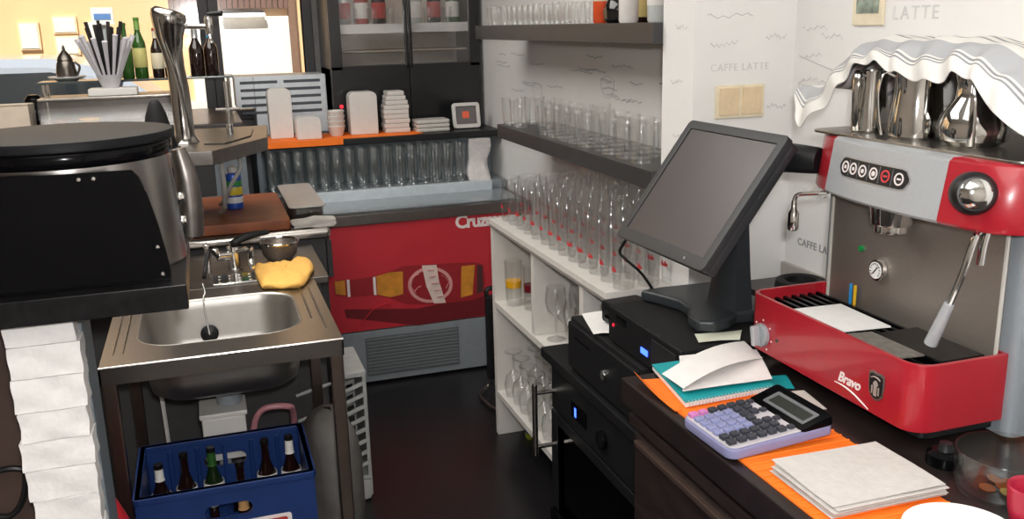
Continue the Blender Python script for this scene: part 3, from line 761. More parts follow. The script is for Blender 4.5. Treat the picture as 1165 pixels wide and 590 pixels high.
# ================================================================== WALL SHELVES AND WHITE SHELF UNIT
t = tag(link('wall_shelf', G().box(1.17, 1.42, 2.3, 3.72, 1.135, 1.19, .003), shelf_black), 'dark wall shelf with short tumblers, the lower of the two', 'shelf')
t = tag(link('wall_shelf', G().box(1.17, 1.42, 2.3, 4.0, 1.535, 1.592, .003), shelf_black), 'dark wall shelf high up with small glasses and bottles, the upper of the two', 'shelf')
t = thing('shelf_unit', (1.2, 2.72, 0), 'white open shelf unit full of glasses between the freezer and the black cabinet', 'shelf unit')
UX0, UX1, UY0, UY1 = 1.0, 1.41, 2.39, 3.3
link('top_board', G().box(UX0 - .004, UX1, 2.22, UY1 + .004, .855, .88, .002), white_paint, t)
link('side_panel', G().box(UX0, UX1, UY1 - .03, UY1, 0, .855, .002), white_paint, t)
link('side_panel', G().box(UX0, UX1, UY0, UY0 + .03, 0, .855, .002), white_paint, t)
link('shelf_board', G().box(UX0, UX1, UY0 + .03, UY1 - .03, .535, .56, .002), white_paint, t)
link('bottom_board', G().box(UX0, UX1, UY0 + .03, UY1 - .03, .165, .19, .002), white_paint, t)
link('divider', G().box(UX0 + .004, UX1, 2.83, 2.858, .56, .855, .002), white_paint, t)
link('back_panel', G().box(UX1 - .008, UX1, UY0 + .03, UY1 - .03, .165, .855), white_paint, t)
ed = pbr('grey_edge_band', '8f8b87', .5)
link('edge_band', G().box(UX0 - .006, UX0 - .003, 2.22, UY1, .853, .862, .0005), ed, t)

# ---- glassware prototypes (built where the first one stands, then copied)
def ware(name, prof, wall, loc, label, cat, group, mat=glass, seg=20, foot=0.006):
    """prof: outer profile from the base up; the inside wall follows it"""
    inner = [(max(r - wall, .001), z + (foot if i == 0 else 0)) for i, (r, z) in enumerate(prof)]
    rt, zt = prof[-1]
    bead = [(rt, zt - .006), (rt + .0011, zt - .004), (rt + .0014, zt - .002), (rt + .0006, zt + .0004)]
    full = [(0, 0)] + prof[:-1] + bead + inner[::-1] + [(0, inner[0][1])]
    o = link(name, G().lathe(full, loc, seg), mat)
    return tag(o, label, cat, group)
P_BEER = [(.0285, 0), (.030, .003), (.031, .02), (.034, .1), (.0355, .165)]
P_TUMB = [(.034, 0), (.038, .003), (.041, .03), (.042, .07), (.043, .112)]
P_TUBE = [(.024, 0), (.0255, .003), (.0265, .08), (.028, .19)]
P_SHOT = [(.02, 0), (.022, .003), (.0235, .03), (.026, .075)]
P_GOB = [(.033, 0), (.034, .002), (.012, .007), (.0045, .014), (.0042, .075), (.012, .085), (.031, .105), (.037, .135), (.034, .17), (.031, .185)]
P_INV = [(.031, 0), (.034, .015), (.037, .05), (.031, .08), (.012, .1), (.0042, .11), (.0045, .165), (.02, .176), (.034, .181), (.033, .183)]
def grid_ware(name, prof, wall, xs, ys, z, rowname, along, cat, group, mat=glass, jx=.004, jy=.006, foot=.006, skip=(), childmaker=None, rseed=1):
    rn = random.Random(rseed); proto = None
    for i, x in enumerate(xs):
        for j, y in enumerate(ys):
            if (i, j) in skip: continue
            px, py = x + rn.uniform(-jx, jx), y + rn.uniform(-jy, jy)
            lb = rowname[i] + ', ' + ORD[j] + ' ' + along
            if proto is None:
                proto = ware(name, prof, wall, (px, py, z), lb, cat, group, mat, foot=foot)
                if childmaker: childmaker(proto, px, py, z)
            else:
                o = dup(proto, (px, py, z), rn.uniform(0, .3) if childmaker else rn.uniform(0, 6), lb)
                if rn.random() < .0: o.rotation_euler.x = 0
    return proto
def redmark(o, x, y, z):
    g = G(); rows = []
    for k in range(9):
        a = PI - .62 + 1.0 * k / 8
        rr = .0322
        rows.append([(x + (rr + .0003) * math.cos(a), y + (rr + .0003) * math.sin(a), z + .05), (x + (rr + .0006) * math.cos(a), y + (rr + .0006) * math.sin(a), z + (.058 if k % 3 else .066)), (x + (rr - .0005) * math.cos(a), y + (rr - .0005) * math.sin(a), z + (.058 if k % 3 else .066)), (x + (rr - .0008) * math.cos(a), y + (rr - .0008) * math.sin(a), z + .05)])
    g.loft(rows); link('red_print', g, pbr('red_glass_print', 'c5383c', .5), o)
ys = [3.245 - .083 * k for k in range(13)]
rows_ = ['clear beer glass on the white unit, front row', 'clear beer glass on the white unit, second row', 'clear beer glass on the white unit, third row', 'clear beer glass on the white unit, row next to the back', 'clear beer glass on the white unit, back row by the wall']
grid_ware('beer_glass', P_BEER, .0022, [1.062, 1.139, 1.216, 1.293], ys, .8802, rows_, 'from the freezer', 'glass', 'beer glasses on top of the white unit', childmaker=redmark, foot=.012, rseed=4, jx=.0015, jy=.0025)
grid_ware('wine_glass', P_GOB, .0016, [1.372], [3.22 - .085 * k for k in range(11)], .8802, ['stemmed wine glass against the wall behind the beer glasses'], 'from the freezer', 'glass', 'wine glasses against the wall', foot=.002, rseed=6)
tum = ['short clear tumbler on the lower dark shelf, front row', 'short clear tumbler on the lower dark shelf, back row']
grid_ware('tumbler', P_TUMB, .003, [1.222, 1.32], [3.655 - .099 * k for k in range(13)], 1.1902, tum, 'from the window end', 'glass', 'tumblers on the lower dark shelf', foot=.014, skip=((0, 2), (0, 3), (0, 9)), rseed=8)
grid_ware('shot_glass', P_SHOT, .0025, [1.23, 1.32], [3.93 - .066 * k for k in range(14)], 1.5922, ['small glass on the upper dark shelf, front row', 'small glass on the upper dark shelf, back row'], 'from the window end', 'glass', 'small glasses on the upper dark shelf', foot=.01, rseed=9)
# one glass of another shape on the lower shelf
tag(link('tall_glass', G().lathe([(0, 0), (.024, 0), (.026, .004), (.027, .06), (.031, .15), (.029, .15), (.025, .06), (.023, .014), (0, .014)], (1.225, 2.764, 1.1902), 24), glass), 'tall straight glass with a bright streak at the front of the lower dark shelf', 'glass')
t = thing('small_jar', (1.385, 2.335, 1.1902), 'small jar with a dark lid at the pillar end of the lower dark shelf', 'jar')
link('jar_body', G().lathe([(0, 0), (.028, 0), (.03, .004), (.03, .1), (.024, .115), (0, .115)], (1.385, 2.335, 1.1902), 24), pbr('cream_jar', 'd9cfae', .4), t)
link('lid', G().cyl((1.385, 2.335, 1.3052), (1.385, 2.335, 1.322), .026, seg=24, bev=.002), black_plastic, t)

# bottles on the upper shelf
def bottle(loc, h, r, body, lab, cap, label, name='bottle', group=None, neck=.36, labz=(.18, .5), neckband=None):
    x, y, z = loc
    t = thing(name, loc, label, 'bottle', group)
    link('bottle_glass', G().lathe([(0, 0), (r * .9, 0), (r, .006), (r, h * (1 - neck) * .86), (r * .93, h * (1 - neck) * .94), (r * .6, h * (1 - neck) * 1.1), (r * .4, h * (1 - neck) * 1.22), (r * .36, h - .012), (r * .42, h - .01), (r * .42, h - .002), (0, h - .002)], loc, 24), body, t)
    if lab: link('bottle_label', G().lathe([(r + .0004, h * labz[0]), (r + .0009, h * labz[0] + .001), (r + .0009, h * labz[1] - .001), (r + .0004, h * labz[1])], loc, 24), lab, t)
    if neckband: link('neck_label', G().lathe([(r * .5, h * .8), (r * .44, h * .82), (r * .42, h * .95), (r * .36, h * .95)], loc, 20), neckband, t)
    if cap: link('cap', G().cyl((x, y, z + h - .012), (x, y, z + h + .001), r * .46, r * .42, seg=20, bev=.001), cap, t)
    return t
amber = pbr('dark_brown_bottle', '1f0e0a', .12, 0, .1, coat=.5)
greenb = pbr('green_bottle', '2e5a1c', .12, 0, .1, coat=.5)
redb = pbr('ruby_bottle', 'a92722', .15, 0, .1, coat=.5); orangeb = pbr('orange_red_bottle', 'd9532a', .2, 0, .1)
blackb = pbr('black_bottle', '0c0c0d', .12, 0, .1, coat=.5)
whiteb = pbr('white_bottle', 'e6e2de', .2); goldf = pbr('gold_foil', 'c99b3c', .3, .8); silverf = pbr('silver_foil', 'c2c2c2', .3, .8)
cream_l = pbr('cream_label', 'e2d9bd', .6); white_l = pbr('white_label', 'ece9e4', .6); red_l = pbr('red_label', 'b23a36', .6)
Z2 = 1.5922
bottle((1.33, 3.0, Z2), .24, .03, orangeb, cream_l, goldf, 'orange red bottle on the upper dark shelf beside the small glasses', labz=(.3, .5))
bottle((1.34, 2.9, Z2), .26, .03, redb, white_l, silverf, 'ruby red bottle on the upper dark shelf next to the orange one')
t = thing('round_flask', (1.31, 2.8, Z2), 'round bellied black flask on the upper dark shelf', 'bottle')
link('flask_body', G().lathe([(0, 0), (.045, 0), (.055, .01), (.058, .04), (.045, .07), (.02, .1), (.014, .15), (0, .15)], (1.31, 2.8, Z2), 28), blackb, t)
link('stopper', G().cyl((1.31, 2.8, Z2 + .15), (1.31, 2.8, Z2 + .175), .013, seg=16), goldf, t)
bottle((1.33, 2.7, Z2), .27, .034, amber, pbr('yellow_label', 'd8c27a', .6), goldf, 'brown bottle with a pale yellow label on the upper dark shelf', labz=(.06, .5))
bottle((1.25, 2.62, Z2), .28, .03, whiteb, red_l, silverf, 'white bottle with a red label on the upper dark shelf', labz=(.3, .45))
bottle((1.33, 2.55, Z2), .27, .032, redb, white_l, blackb, 'red bottle near the pillar end of the upper dark shelf')
bottle((1.27, 2.47, Z2), .26, .03, pbr('clear_bottle', 'c9cdcb', .1, 0, .05, coat=.5), white_l, silverf, 'pale clear bottle near the pillar end of the upper dark shelf')
bottle((1.33, 2.38, Z2), .29, .034, greenb, cream_l, goldf, 'green bottle against the pillar on the upper dark shelf')

# inside the white unit
def filled(loc, h, label, liq):
    t = thing('tall_tumbler', loc, label, 'glass', None)
    link('glass_wall', G().lathe([(0, 0), (.028, 0), (.0295, .003), (.034, h), (.032, h), (.0275, .012), (0, .012)], loc, 24), glass, t)
    if liq: link('liquid_band', G().lathe([(0, .07), (.029, .07), (.0302, .096), (0, .096)], loc, 24), liq, t)
    return t
yl = pbr('yellow_drink', 'f0b01a', .3)
filled((1.055, 3.2, .5602), .175, 'tall tumbler with a yellow layer inside the white unit, end compartment', yl)
filled((1.10, 3.12, .5602), .17, 'tall tumbler with a dark red layer inside the white unit, end compartment', pbr('dark_red_drink', '6b1420', .3))
filled((1.20, 3.22, .5602), .17, 'empty tall tumbler at the back of the end compartment of the white unit', None)
grid_ware('wine_glass', P_GOB, .0016, [1.06, 1.15, 1.24], [2.765 - .085 * k for k in range(4)], .5602, ['stemmed glass in the middle compartment of the white unit, front row', 'stemmed glass in the middle compartment of the white unit, second row', 'stemmed glass in the middle compartment of the white unit, third row'], 'from the divider', 'glass', 'stemmed glasses in the middle compartment', foot=.002, rseed=12)
grid_ware('upturned_glass', P_INV, .0016, [1.05, 1.14, 1.23], [3.2 - .083 * k for k in range(8)], .1902, ['upturned stemmed glass on the lowest white board, front row', 'upturned stemmed glass on the lowest white board, second row', 'upturned stemmed glass on the lowest white board, third row'], 'from the freezer', 'glass', 'upturned glasses on the lowest white board', foot=.0, rseed=13)
# small yellow bottle under the unit
bottle((1.12, 3.2, 0), .14, .03, pbr('yellow_green_bottle', 'a9b23a', .35), pbr('blue_label', '2f4fa0', .5), pbr('blue_cap', '2a3f90', .4), 'small yellow green bottle on the floor under the white unit', neck=.3)

# ================================================================== POINT OF SALE AND BLACK CABINET
t = thing('bottle_cooler', (1.1, 2.06, 0), 'black under counter cooler with a chrome bar handle and blue display', 'cooler')
smoked = thin_glass('smoked_door_glass', (.10, .11, .12), (.03, .03, .03), 1.6)
CX, CY0, CY1 = .91, 1.66, 2.36
link('cabinet_body', G().box(1.12, 1.32, CY0, CY1, .05, .66, .003).box(CX, 1.12, CY1 - .025, CY1, .05, .66, .002).box(CX, 1.12, CY0, CY0 + .025, .05, .66, .002).box(CX, 1.12, CY0 + .025, CY1 - .025, .05, .09).box(CX, 1.12, CY0 + .025, CY1 - .025, .52, .655), black_matte, t)
link('top_panel', G().box(.862, 1.32, CY0, CY1 + .02, .66, .69, .004), black_plastic, t)
cp = link('control_panel', G().box(.875, .91, CY0 + .004, CY1 - .03, .52, .655, .006), black_plastic, t)
link('display', G().box(.8715, .8755, 2.07, 2.17, .56, .605, .001), black_gloss, cp)
link('blue_light', G().box(.8705, .872, 2.133, 2.145, .567, .593, .001), emis('blue_led', '3355ff', 5), cp)
link('panel_dial', G().cyl((.876, 1.96, .58), (.862, 1.96, .58), .024, seg=24, bev=.003), black_gloss, cp)
dr = link('door', G().box(.877, .907, CY0 + .004, CY0 + .045, .1, .512, .003).box(.877, .907, CY1 - .07, CY1 - .02, .1, .512, .003).box(.877, .907, CY0 + .045, CY1 - .07, .1, .14, .003).box(.877, .907, CY0 + .045, CY1 - .07, .48, .512, .003), black_plastic, t)
link('door_glass', G().box(.888, .894, CY0 + .045, CY1 - .07, .14, .48), smoked, dr)
hy = 2.305
link('handle', G().cyl((.815, hy, .388), (.815, hy, .608), .008, seg=16, bev=.002).cyl((.815, hy, .415), (.88, hy, .415), .0065, seg=12).cyl((.815, hy, .58), (.88, hy, .58), .0065, seg=12), steel, t)
link('wire_shelf', G().box(.925, 1.1, CY0 + .04, CY1 - .04, .24, .248), steel_dull, t)
dw = link('lower_drawer', G().box(.862, .877, CY0 + .01, CY1 - .04, .11, .21, .004), black_gloss, t)
link('drawer_pull', G().box(.852, .863, 1.98, 2.14, .178, .19, .003), steel_dull, dw)
for y in (1.78, 2.25):
    for x in (.94, 1.25): link('foot', G().cyl((x, y, 0), (x, y, .055), .018, seg=14), black_plastic, t)
for k, (y, lb) in enumerate(((1.9, 'nearest the counter'), (2.0, 'in the middle'), (2.1, 'nearest the handle'))):
    bottle((1.0, y, .2485), .22, .03, amber, white_l, silverf, 'dark bottle behind the smoked cooler door, ' + lb, group='bottles inside the cooler')

t = thing('cash_drawer', (1.08, 1.98, .69), 'black cash drawer with a round lock on top of the black cooler', 'cash drawer')
link('case', G().box(.885, 1.3, 1.77, 2.2, .691, .834, .004), black_matte, t)
fr = link('drawer', G().box(.872, .886, 1.78, 2.19, .70, .825, .004), black_plastic, t)
link('lock', G().cyl((.873, 1.95, .758), (.865, 1.95, .758), .013, seg=20, bev=.002), chrome, fr)
link('slot', G().box(.8712, .8725, 2.04, 2.14, .79, .795), black_gloss, fr)

t = thing('till_computer', (1.05, 1.8, .834), 'black till computer with a blue light under the touch screen', 'computer')
link('case', G().box(.903, 1.215, 1.612, 1.978, .838, .93, .005), black_matte, t)
fp = link('front_panel', G().box(.894, .905, 1.615, 1.975, .841, .928, .004), black_plastic, t)
link('drive_bay', G().box(.8925, .8955, 1.632, 1.745, .852, .915, .002), pbr('bay_grey', '2b2a2b', .35), fp)
link('blue_light', G().box(.8922, .8945, 1.762, 1.796, .866, .88, .001), emis('blue_led', '3355ff', 5), fp)
link('red_light', G().cyl((.8945, 1.945, .886), (.8922, 1.945, .886), .004, seg=10), emis('red_led', 'ff2233', 2), fp)
link('port_cover', G().box(.8925, .8945, 1.875, 1.93, .897, .917, .001), black_gloss, fp)
for (x, y) in ((.93, 1.80), (1.18, 1.80), (.93, 1.95), (1.18, 1.95)): link('foot', G().cyl((x, y, .834), (x, y, .84), .012, seg=12), black_plastic, t)

t = thing('card_reader', (.99, 2.055, .84), 'small black box standing on white till paper on the cash drawer', 'card reader')
link('body', G().at(T(.985, 2.055, .846) @ RZ(.1)).prism(rrect(-.05, .06, -.055, .055, .012), 0, .055, .006), black_plastic, t)
link('slot', G().at(T(.985, 2.055, .846) @ RZ(.1)).box(-.052, -.049, -.03, .03, .015, .022), black_gloss, t)
sheet('till_paper', [(.878, 2.03), (.935, 1.995), (1.045, 2.18), (.915, 2.196)], .835, lambda u, v: .004 * math.sin(PI * u), 'white till paper lying on the cash drawer', wav=.003)

# touch screen
az, ti = math.radians(-2.1), math.radians(37.2)
hdv = Vector((math.sin(az), math.cos(az), 0)); nr = Vector((-math.cos(az), math.sin(az), 0))
upv = Vector((0, 0, 1)) * math.cos(ti) - nr * math.sin(ti)
cM = Vector((1.007, 1.762, 1.237)); xax = -hdv; yax = upv; zax = xax.cross(yax)
MM = Matrix((xax, yax, zax)).transposed().to_4x4(); MM.translation = cM
t = thing('touch_screen', (1.09, 1.81, .93), 'dark touch screen till monitor tilted back on a black stand', 'monitor')
w2_, h2_ = .188, .1625
sc = link('screen_housing', G().at(MM).ring(rrect(-w2_, w2_, -h2_, h2_, .013), rrect(-w2_ + .023, w2_ - .023, -h2_ + .028, h2_ - .022, .003), -.013, .004, .002).prism(rrect(-w2_ + .004, w2_ - .004, -h2_ + .004, h2_ - .004, .01), -.037, -.0125, .006), pbr('monitor_charcoal', '26282b', .42), t)
scr = pbr('screen_off', '4b4545', .3, 0, .05, 6)
link('screen', G().at(MM).prism(rrect(-w2_ + .023, w2_ - .023, -h2_ + .028, h2_ - .022, .003), -.0128, .0005), scr, sc)
link('power_light', G().at(MM).cyl((.11, -h2_ + .013, .003), (.11, -h2_ + .013, .005), .003, seg=10), pbr('led_grey', '8a8d90', .3), sc)
sm = pbr('stand_charcoal', '2d3236', .4)
def ring_at(c, ax, ay, u, v): return [tuple(c + ax * (u * a) + ay * (v * b)) for a, b in ((1, .6), (.6, 1), (-.6, 1), (-1, .6), (-1, -.6), (-.6, -1), (.6, -1), (1, -.6))]
rows = [ring_at(Vector((1.112, 1.782, .955)), Vector((0, 1, 0)), Vector((1, 0, 0)), .06, .038),
        ring_at(Vector((1.112, 1.777, 1.055)), Vector((0, 1, 0)), Vector((1, 0, 0)), .049, .028),
        ring_at(Vector((1.10, 1.766, 1.164)), Vector((0, 1, 0)), Vector((.9, 0, .3)), .046, .028),
        ring_at(Vector((1.048, 1.757, 1.232)), Vector((0, 1, 0)), Vector((.6, 0, .6)), .046, .026)]
link('neck', G().loft(rows), sm, t)
foot = [(.973, 1.965), (.997, 1.918), (1.02, 1.853), (1.016, 1.80), (.986, 1.75), (.981, 1.70), (1.014, 1.68), (1.057, 1.69), (1.09, 1.717), (1.155, 1.71), (1.20, 1.72), (1.205, 1.76), (1.20, 1.918), (1.18, 1.965), (1.035, 1.972)]
link('foot', G().prism(foot, .931, .96, .008, 3), sm, t)
tag(link('power_cable', G().tube([(.965, 1.955, 1.147), (.96, 1.975, 1.11), (.945, 1.99, 1.08), (.945, 2.02, 1.045), (1.0, 2.09, 1.0), (1.06, 2.13, .95), (1.12, 2.13, .87), (1.18, 2.12, .84)], .004, 8, 6), black_plastic), 'thin black cord looping from the touch screen down behind the till', 'cord')
tag(link('cable_coil', G().at(T(1.412, 1.93, .926)).lathe([(.04, -.02), (.05, -.024), (.062, -.02), (.066, 0), (.062, .02), (.05, .024), (.04, .02), (.036, 0)], seg=32, close=True), black_matte), 'thick coil of black cable on the back counter behind the touch screen', 'cable')
sheet('banknote_slip', [(.952, 1.64), (1.04, 1.62), (1.08, 1.675), (.97, 1.69)], .9312, lambda u, v: .006 * math.sin(PI * v) * u, 'pale blue and yellow paper slip on the till computer before the screen foot', m=pbr('pale_slip', 'd5d9c6', .7, 0, .12, 14), wav=.004, seed=3)

# ================================================================== CHEST FREEZER AND BACK COUNTER
t = thing('chest_freezer', (.92, 4.3, 0), 'red fronted chest freezer with a large printed beer bottle', 'freezer')
FX0, FX1 = .42, 1.405
link('cabinet', G().box(FX0, FX1, 4.03, 4.62, .03, .76, .003), grey_paint, t)
fp = link('front_panel', G().box(FX0, FX1, 4.0, 4.03, .262, .752, .002), red_print, t)
kp = link('kick_panel', G().box(FX0, FX1, 4.0, 4.03, .012, .256, .003), grey_paint, t)
g = G()
g.box(.6, 1.04, 3.997, 4.001, .04, .226)
link('vent_grille', g, pbr('vent_grey', '63686b', .6), kp)
for k in range(11): link('grille_slat', G().box(.606, 1.034, 3.994, 3.998, .05 + k * .016, .058 + k * .016, .001), pbr('slat_grey', '70767a', .6), kp)
for (x, y) in ((.5, 4.1), (1.3, 4.1), (.5, 4.55), (1.3, 4.55)): link('foot', G().cyl((x, y, 0), (x, y, .035), .025, seg=14), black_plastic, t)
link('top_rim', G().box(FX0 - .005, FX1 + .005, 3.99, 4.36, .752, .80, .004), steel_dull, t)
link('lid_glass', G().box(FX0 + .03, FX1 - .03, 4.05, 4.33, .799, .806, .002), pbr('pale_lid', '9aa3a9', .15, .2), t)
link('lid_frame', G().box(FX0 - .0, FX1 - .08, 4.315, 4.35, .80, .852, .004), pbr('pale_blue_frame', 'c9d3da', .35), t)
# printed lettering and bottle picture
def FP(px, py): return (.483 + (px - 380) / 247, .548 - (py - 310) / 245 - (px - 380) * .00025)
YF = 3.9995
g = G(); g.text('Cruzcampo', .083, T(1.045, YF, .722) @ FACE_MY, bold=.0028, spacing=.86, align='LEFT')
link('lettering', g, ink_white, fp)
XZ = Matrix(((1, 0, 0, 0), (0, 0, -1, 0), (0, 1, 0, 0), (0, 0, 0, 1)))
def flat(poly, d0, d1, name, mat, par):
    return link(name, G().at(T(0, YF, 0) @ XZ).prism(poly, d0, d1), mat, par)
def px(*pp): return [FP(a, b) for a, b in pp]
sh = flat(px((388, 352), (470, 356), (553, 344), (553, 368), (470, 376), (390, 362)), .0, .0006, 'printed_band', pbr('print_maroon', '6e131d', .5), fp)
bt = flat(px((379, 320), (384, 318), (396, 319), (424, 316), (440, 312), (456, 306), (480, 305), (540, 305), (550, 308), (552, 330), (548, 346), (536, 350), (486, 352), (460, 350), (440, 342), (424, 337), (396, 338), (384, 336), (379, 334)), .0006, .0012, 'printed_bottle', pbr('print_bottle_red', '981d26', .5), fp)
amb = pbr('print_amber', 'd08a2c', .5, 0, .2, 20)
def sub(pp, name, mat, d=.0012): return flat(px(*pp), d, d + .0005, name, mat, bt)
sub(((380, 320), (391, 319), (391, 336), (380, 334)), 'printed_cap', amb)
sub(((393, 318.5), (396, 318.5), (396, 338), (393, 338)), 'printed_collar', ink_white)
sub(((422, 317), (425, 316.5), (425, 337.5), (422, 337)), 'printed_collar', ink_white)
sub(((426, 316), (440, 312.5), (456, 312), (455, 338), (440, 341), (426, 337)), 'printed_shoulder', amb)
sub(((524, 309), (540, 308), (536, 343), (522, 346)), 'printed_heel_band', amb)
sub(((543, 308), (549, 310), (549, 340), (541, 343)), 'printed_foot', pbr('print_dark', '4a2a2a', .5))
oc = [(487 + 26 * math.cos(a), 329 + 21 * math.sin(a)) for a in [2 * PI * k / 28 for k in range(28)]]
ic = [(487 + 22 * math.cos(a), 329 + 17.5 * math.sin(a)) for a in [2 * PI * k / 28 for k in range(28)]]
g = G().at(T(0, YF, 0) @ XZ).ring(px(*oc), px(*ic), .0012, .0017); link('printed_emblem', g, pbr('print_pink', 'd99a96', .5), bt)
sub(((478, 306), (495, 306), (497, 325), (504, 351), (490, 351), (482, 330)), 'printed_sash', pbr('print_pale', 'e3cfc6', .5), .0017)
g = G()
for (a, b, c, d_) in ((464, 322, 474, 316), (468, 336, 476, 330), (462, 330, 470, 338), (500, 318, 508, 326), (505, 334, 510, 326)):
    p, q = FP(a, b), FP(c, d_); g.tube([(p[0], YF - .0016, p[1]), ((p[0] + q[0]) / 2, YF - .0016, (p[1] + q[1]) / 2 + .006), (q[0], YF - .0016, q[1])], .004, 6, 4, flat=.3)
link('printed_figure', g, MATS['print_pink'], bt)
g = G()
for (a, b, c, d_) in ((484, 312, 492, 312), (486, 320, 494, 319), (488, 328, 497, 327), (491, 336, 499, 335), (494, 344, 501, 343)):
    p, q = FP(a, b), FP(c, d_); g.tube([(p[0], YF - .0024, p[1]), (q[0], YF - .0024, q[1])], .004, 6, 0, flat=.3)
link('printed_stroke', g, pbr('print_rose', 'b65a60', .5), bt)
sg = G().at(Matrix.Identity(4))
p = [FP(404, 372), FP(412, 362), FP(424, 352), FP(440, 348)]
sg.tube([(a, YF - .001, b) for a, b in p], .006, 6, 5, flat=.3)
link('printed_swash', sg, pbr('print_bright_red', 'c02434', .5), fp)
g = G().cyl((1.365, 4.0, .725), (1.365, 3.993, .725), .02, seg=20, bev=.002)
link('green_button', g, pbr('green_switch', '1f7a3c', .4), fp)
# black folding trolley by the unit
t = thing('folding_trolley', (1.13, 3.72, 0), 'black folded trolley with a bent metal foot standing between freezer and white unit', 'trolley')
link('frame', G().box(1.1, 1.19, 3.72, 3.76, .05, .44, .01), black_plastic, t)
link('foot_loop', G().tube([(1.11, 3.72, .045), (1.09, 3.72, .02), (1.04, 3.66, .012), (1.05, 3.50, .012), (1.10, 3.46, .012), (1.2, 3.5, .012)], .008, 8, 5), steel_dull, t)
link('grip', G().tube([(1.11, 3.74, .43), (1.11, 3.74, .47), (1.18, 3.74, .47), (1.18, 3.74, .43)], .011, 8, 4), black_plastic, t)

# back bench with the glass rack
t = thing('back_bench', (.7, 4.75, 0), 'black topped back bench behind the freezer carrying dispensers and the glass door cabinet', 'counter')
link('bench_top', G().box(.22, 1.415, 4.42, 5.09, 1.055, 1.085, .004), black_plastic, t)
link('rack_floor', G().box(.24, 1.412, 4.365, 4.62, .80, .845, .003), grey_paint, t)
link('back_panel', G().box(.24, 1.412, 4.6, 4.62, .845, 1.055), pbr('rack_grey', '8a939a', .5), t)
link('end_panel', G().box(.22, .24, 4.42, 5.05, 0, 1.055), slate, t)
link('carcass', G().box(.24, 1.412, 4.625, 5.05, 0, 1.055), slate, t)
grid_ware('tube_glass', P_TUBE, .002, [4.41, 4.475, 4.54], [0.29 + .0605 * k for k in range(16)], .8452,
          ['tall tube glass in the rack behind the freezer, front row', 'tall tube glass in the rack behind the freezer, middle row', 'tall tube glass in the rack behind the freezer, back row'], 'from the beer tap end', 'glass', 'tube glasses behind the freezer', mat=glass_dim, foot=.012, rseed=21) if False else None
def rack():
    rn = random.Random(21); proto = None
    for i, y in enumerate((4.415, 4.48, 4.545)):
        for k in range(16):
            x = .285 + .0605 * k
            lb = 'tall tube glass in the rack behind the freezer, ' + ('front', 'middle', 'back')[i] + ' row, ' + ORD[k] + ' from the beer tap'
            p = (x + rn.uniform(-.0012, .0012), y + rn.uniform(-.002, .002), .8452)
            if proto is None: proto = ware('tube_glass', P_TUBE, .002, p, lb, 'glass', 'tube glasses behind the freezer', glass_dim, foot=.012)
            else: dup(proto, p, rn.uniform(0, 6), lb)
rack()
# folded cloth standing at the end of the rack
g = G(); rows = []
for k in range(7):
    z = .8455 + .205 * k / 6; w_ = .052 + .004 * math.sin(k * 1.7); yy = 4.40 + .02 * math.sin(k * .6)
    rows.append([(1.285 + w_ * a + .006 * math.sin(k + a * 3), yy + .022 * b + .005 * math.sin(a * 5 + k), z) for a, b in ((-1, -.6), (-.5, -1), (0, -.8), (.5, -1), (1, -.6), (1, .6), (.3, 1), (-.4, .8), (-1, .6))])
tag(link('folded_cloth', G().loft(rows), pbr('bar_cloth_white', 'ded9d8', .9, 0, .08, 40, .3), None, 60), 'white bar cloth hanging folded at the niche end of the glass rack', 'cloth')

# orange mat with dispensers
tag(link('bench_mat', G().prism([(.27, 4.43), (.98, 4.43), (1.02, 4.46), (.98, 4.68), (.27, 4.68)], 1.0852, 1.0885).prism([(.27, 4.405), (.60, 4.405), (.60, 4.43), (.27, 4.43)], 1.0852, 1.0885).box(.27, .62, 4.402, 4.406, 1.062, 1.0885), orange_mat), 'orange paper mat hanging over the front of the black bench top', 'mat')
Zb = 1.0887
def rbox(name, x0, x1, y0, y1, h, label, cat, group=None, slant=0, mat=plastic_white, slot=True):
    t = thing(name, ((x0 + x1) / 2, (y0 + y1) / 2, Zb), label, cat, group)
    prof = rrect(x0, x1, Zb, Zb + h, 0, 8, (.006, .028, .028 + slant, .006))
    link('body', G().at(XZ).prism(prof, -y1, -y0, .004), mat, t)
    if slot: link('slot', G().box(x0 + .025, x1 - .025, y0 - .002, y0 + .001, Zb + h * .25, Zb + h * .32), pbr('slot_grey', 'b5b3b0', .6), t)
    return t
rbox('napkin_dispenser', .30, .41, 4.56, 4.66, .235, 'tall white arched napkin dispenser in front of the grey vented cabinet', 'dispenser', slot=False)
rbox('napkin_dispenser', .415, .53, 4.46, 4.56, .105, 'low white rounded dispenser beside the cup stack', 'dispenser', slot=False)
rbox('napkin_dispenser', .68, .815, 4.53, 4.63, .205, 'white upright dispenser on the end of the orange mat', 'dispenser', slot=False)
# stack of cups
for k in range(4):
    o = ware('cup', [(.028, 0), (.034, .012), (.042, .05)], .0025, (.612, 4.55, Zb + k * .024), 'white cup, ' + ('lowest', 'second from below', 'third from below', 'topmost')[k] + ' of the stack on the orange mat', 'cup', 'stacked cups on the orange mat', plastic_white)
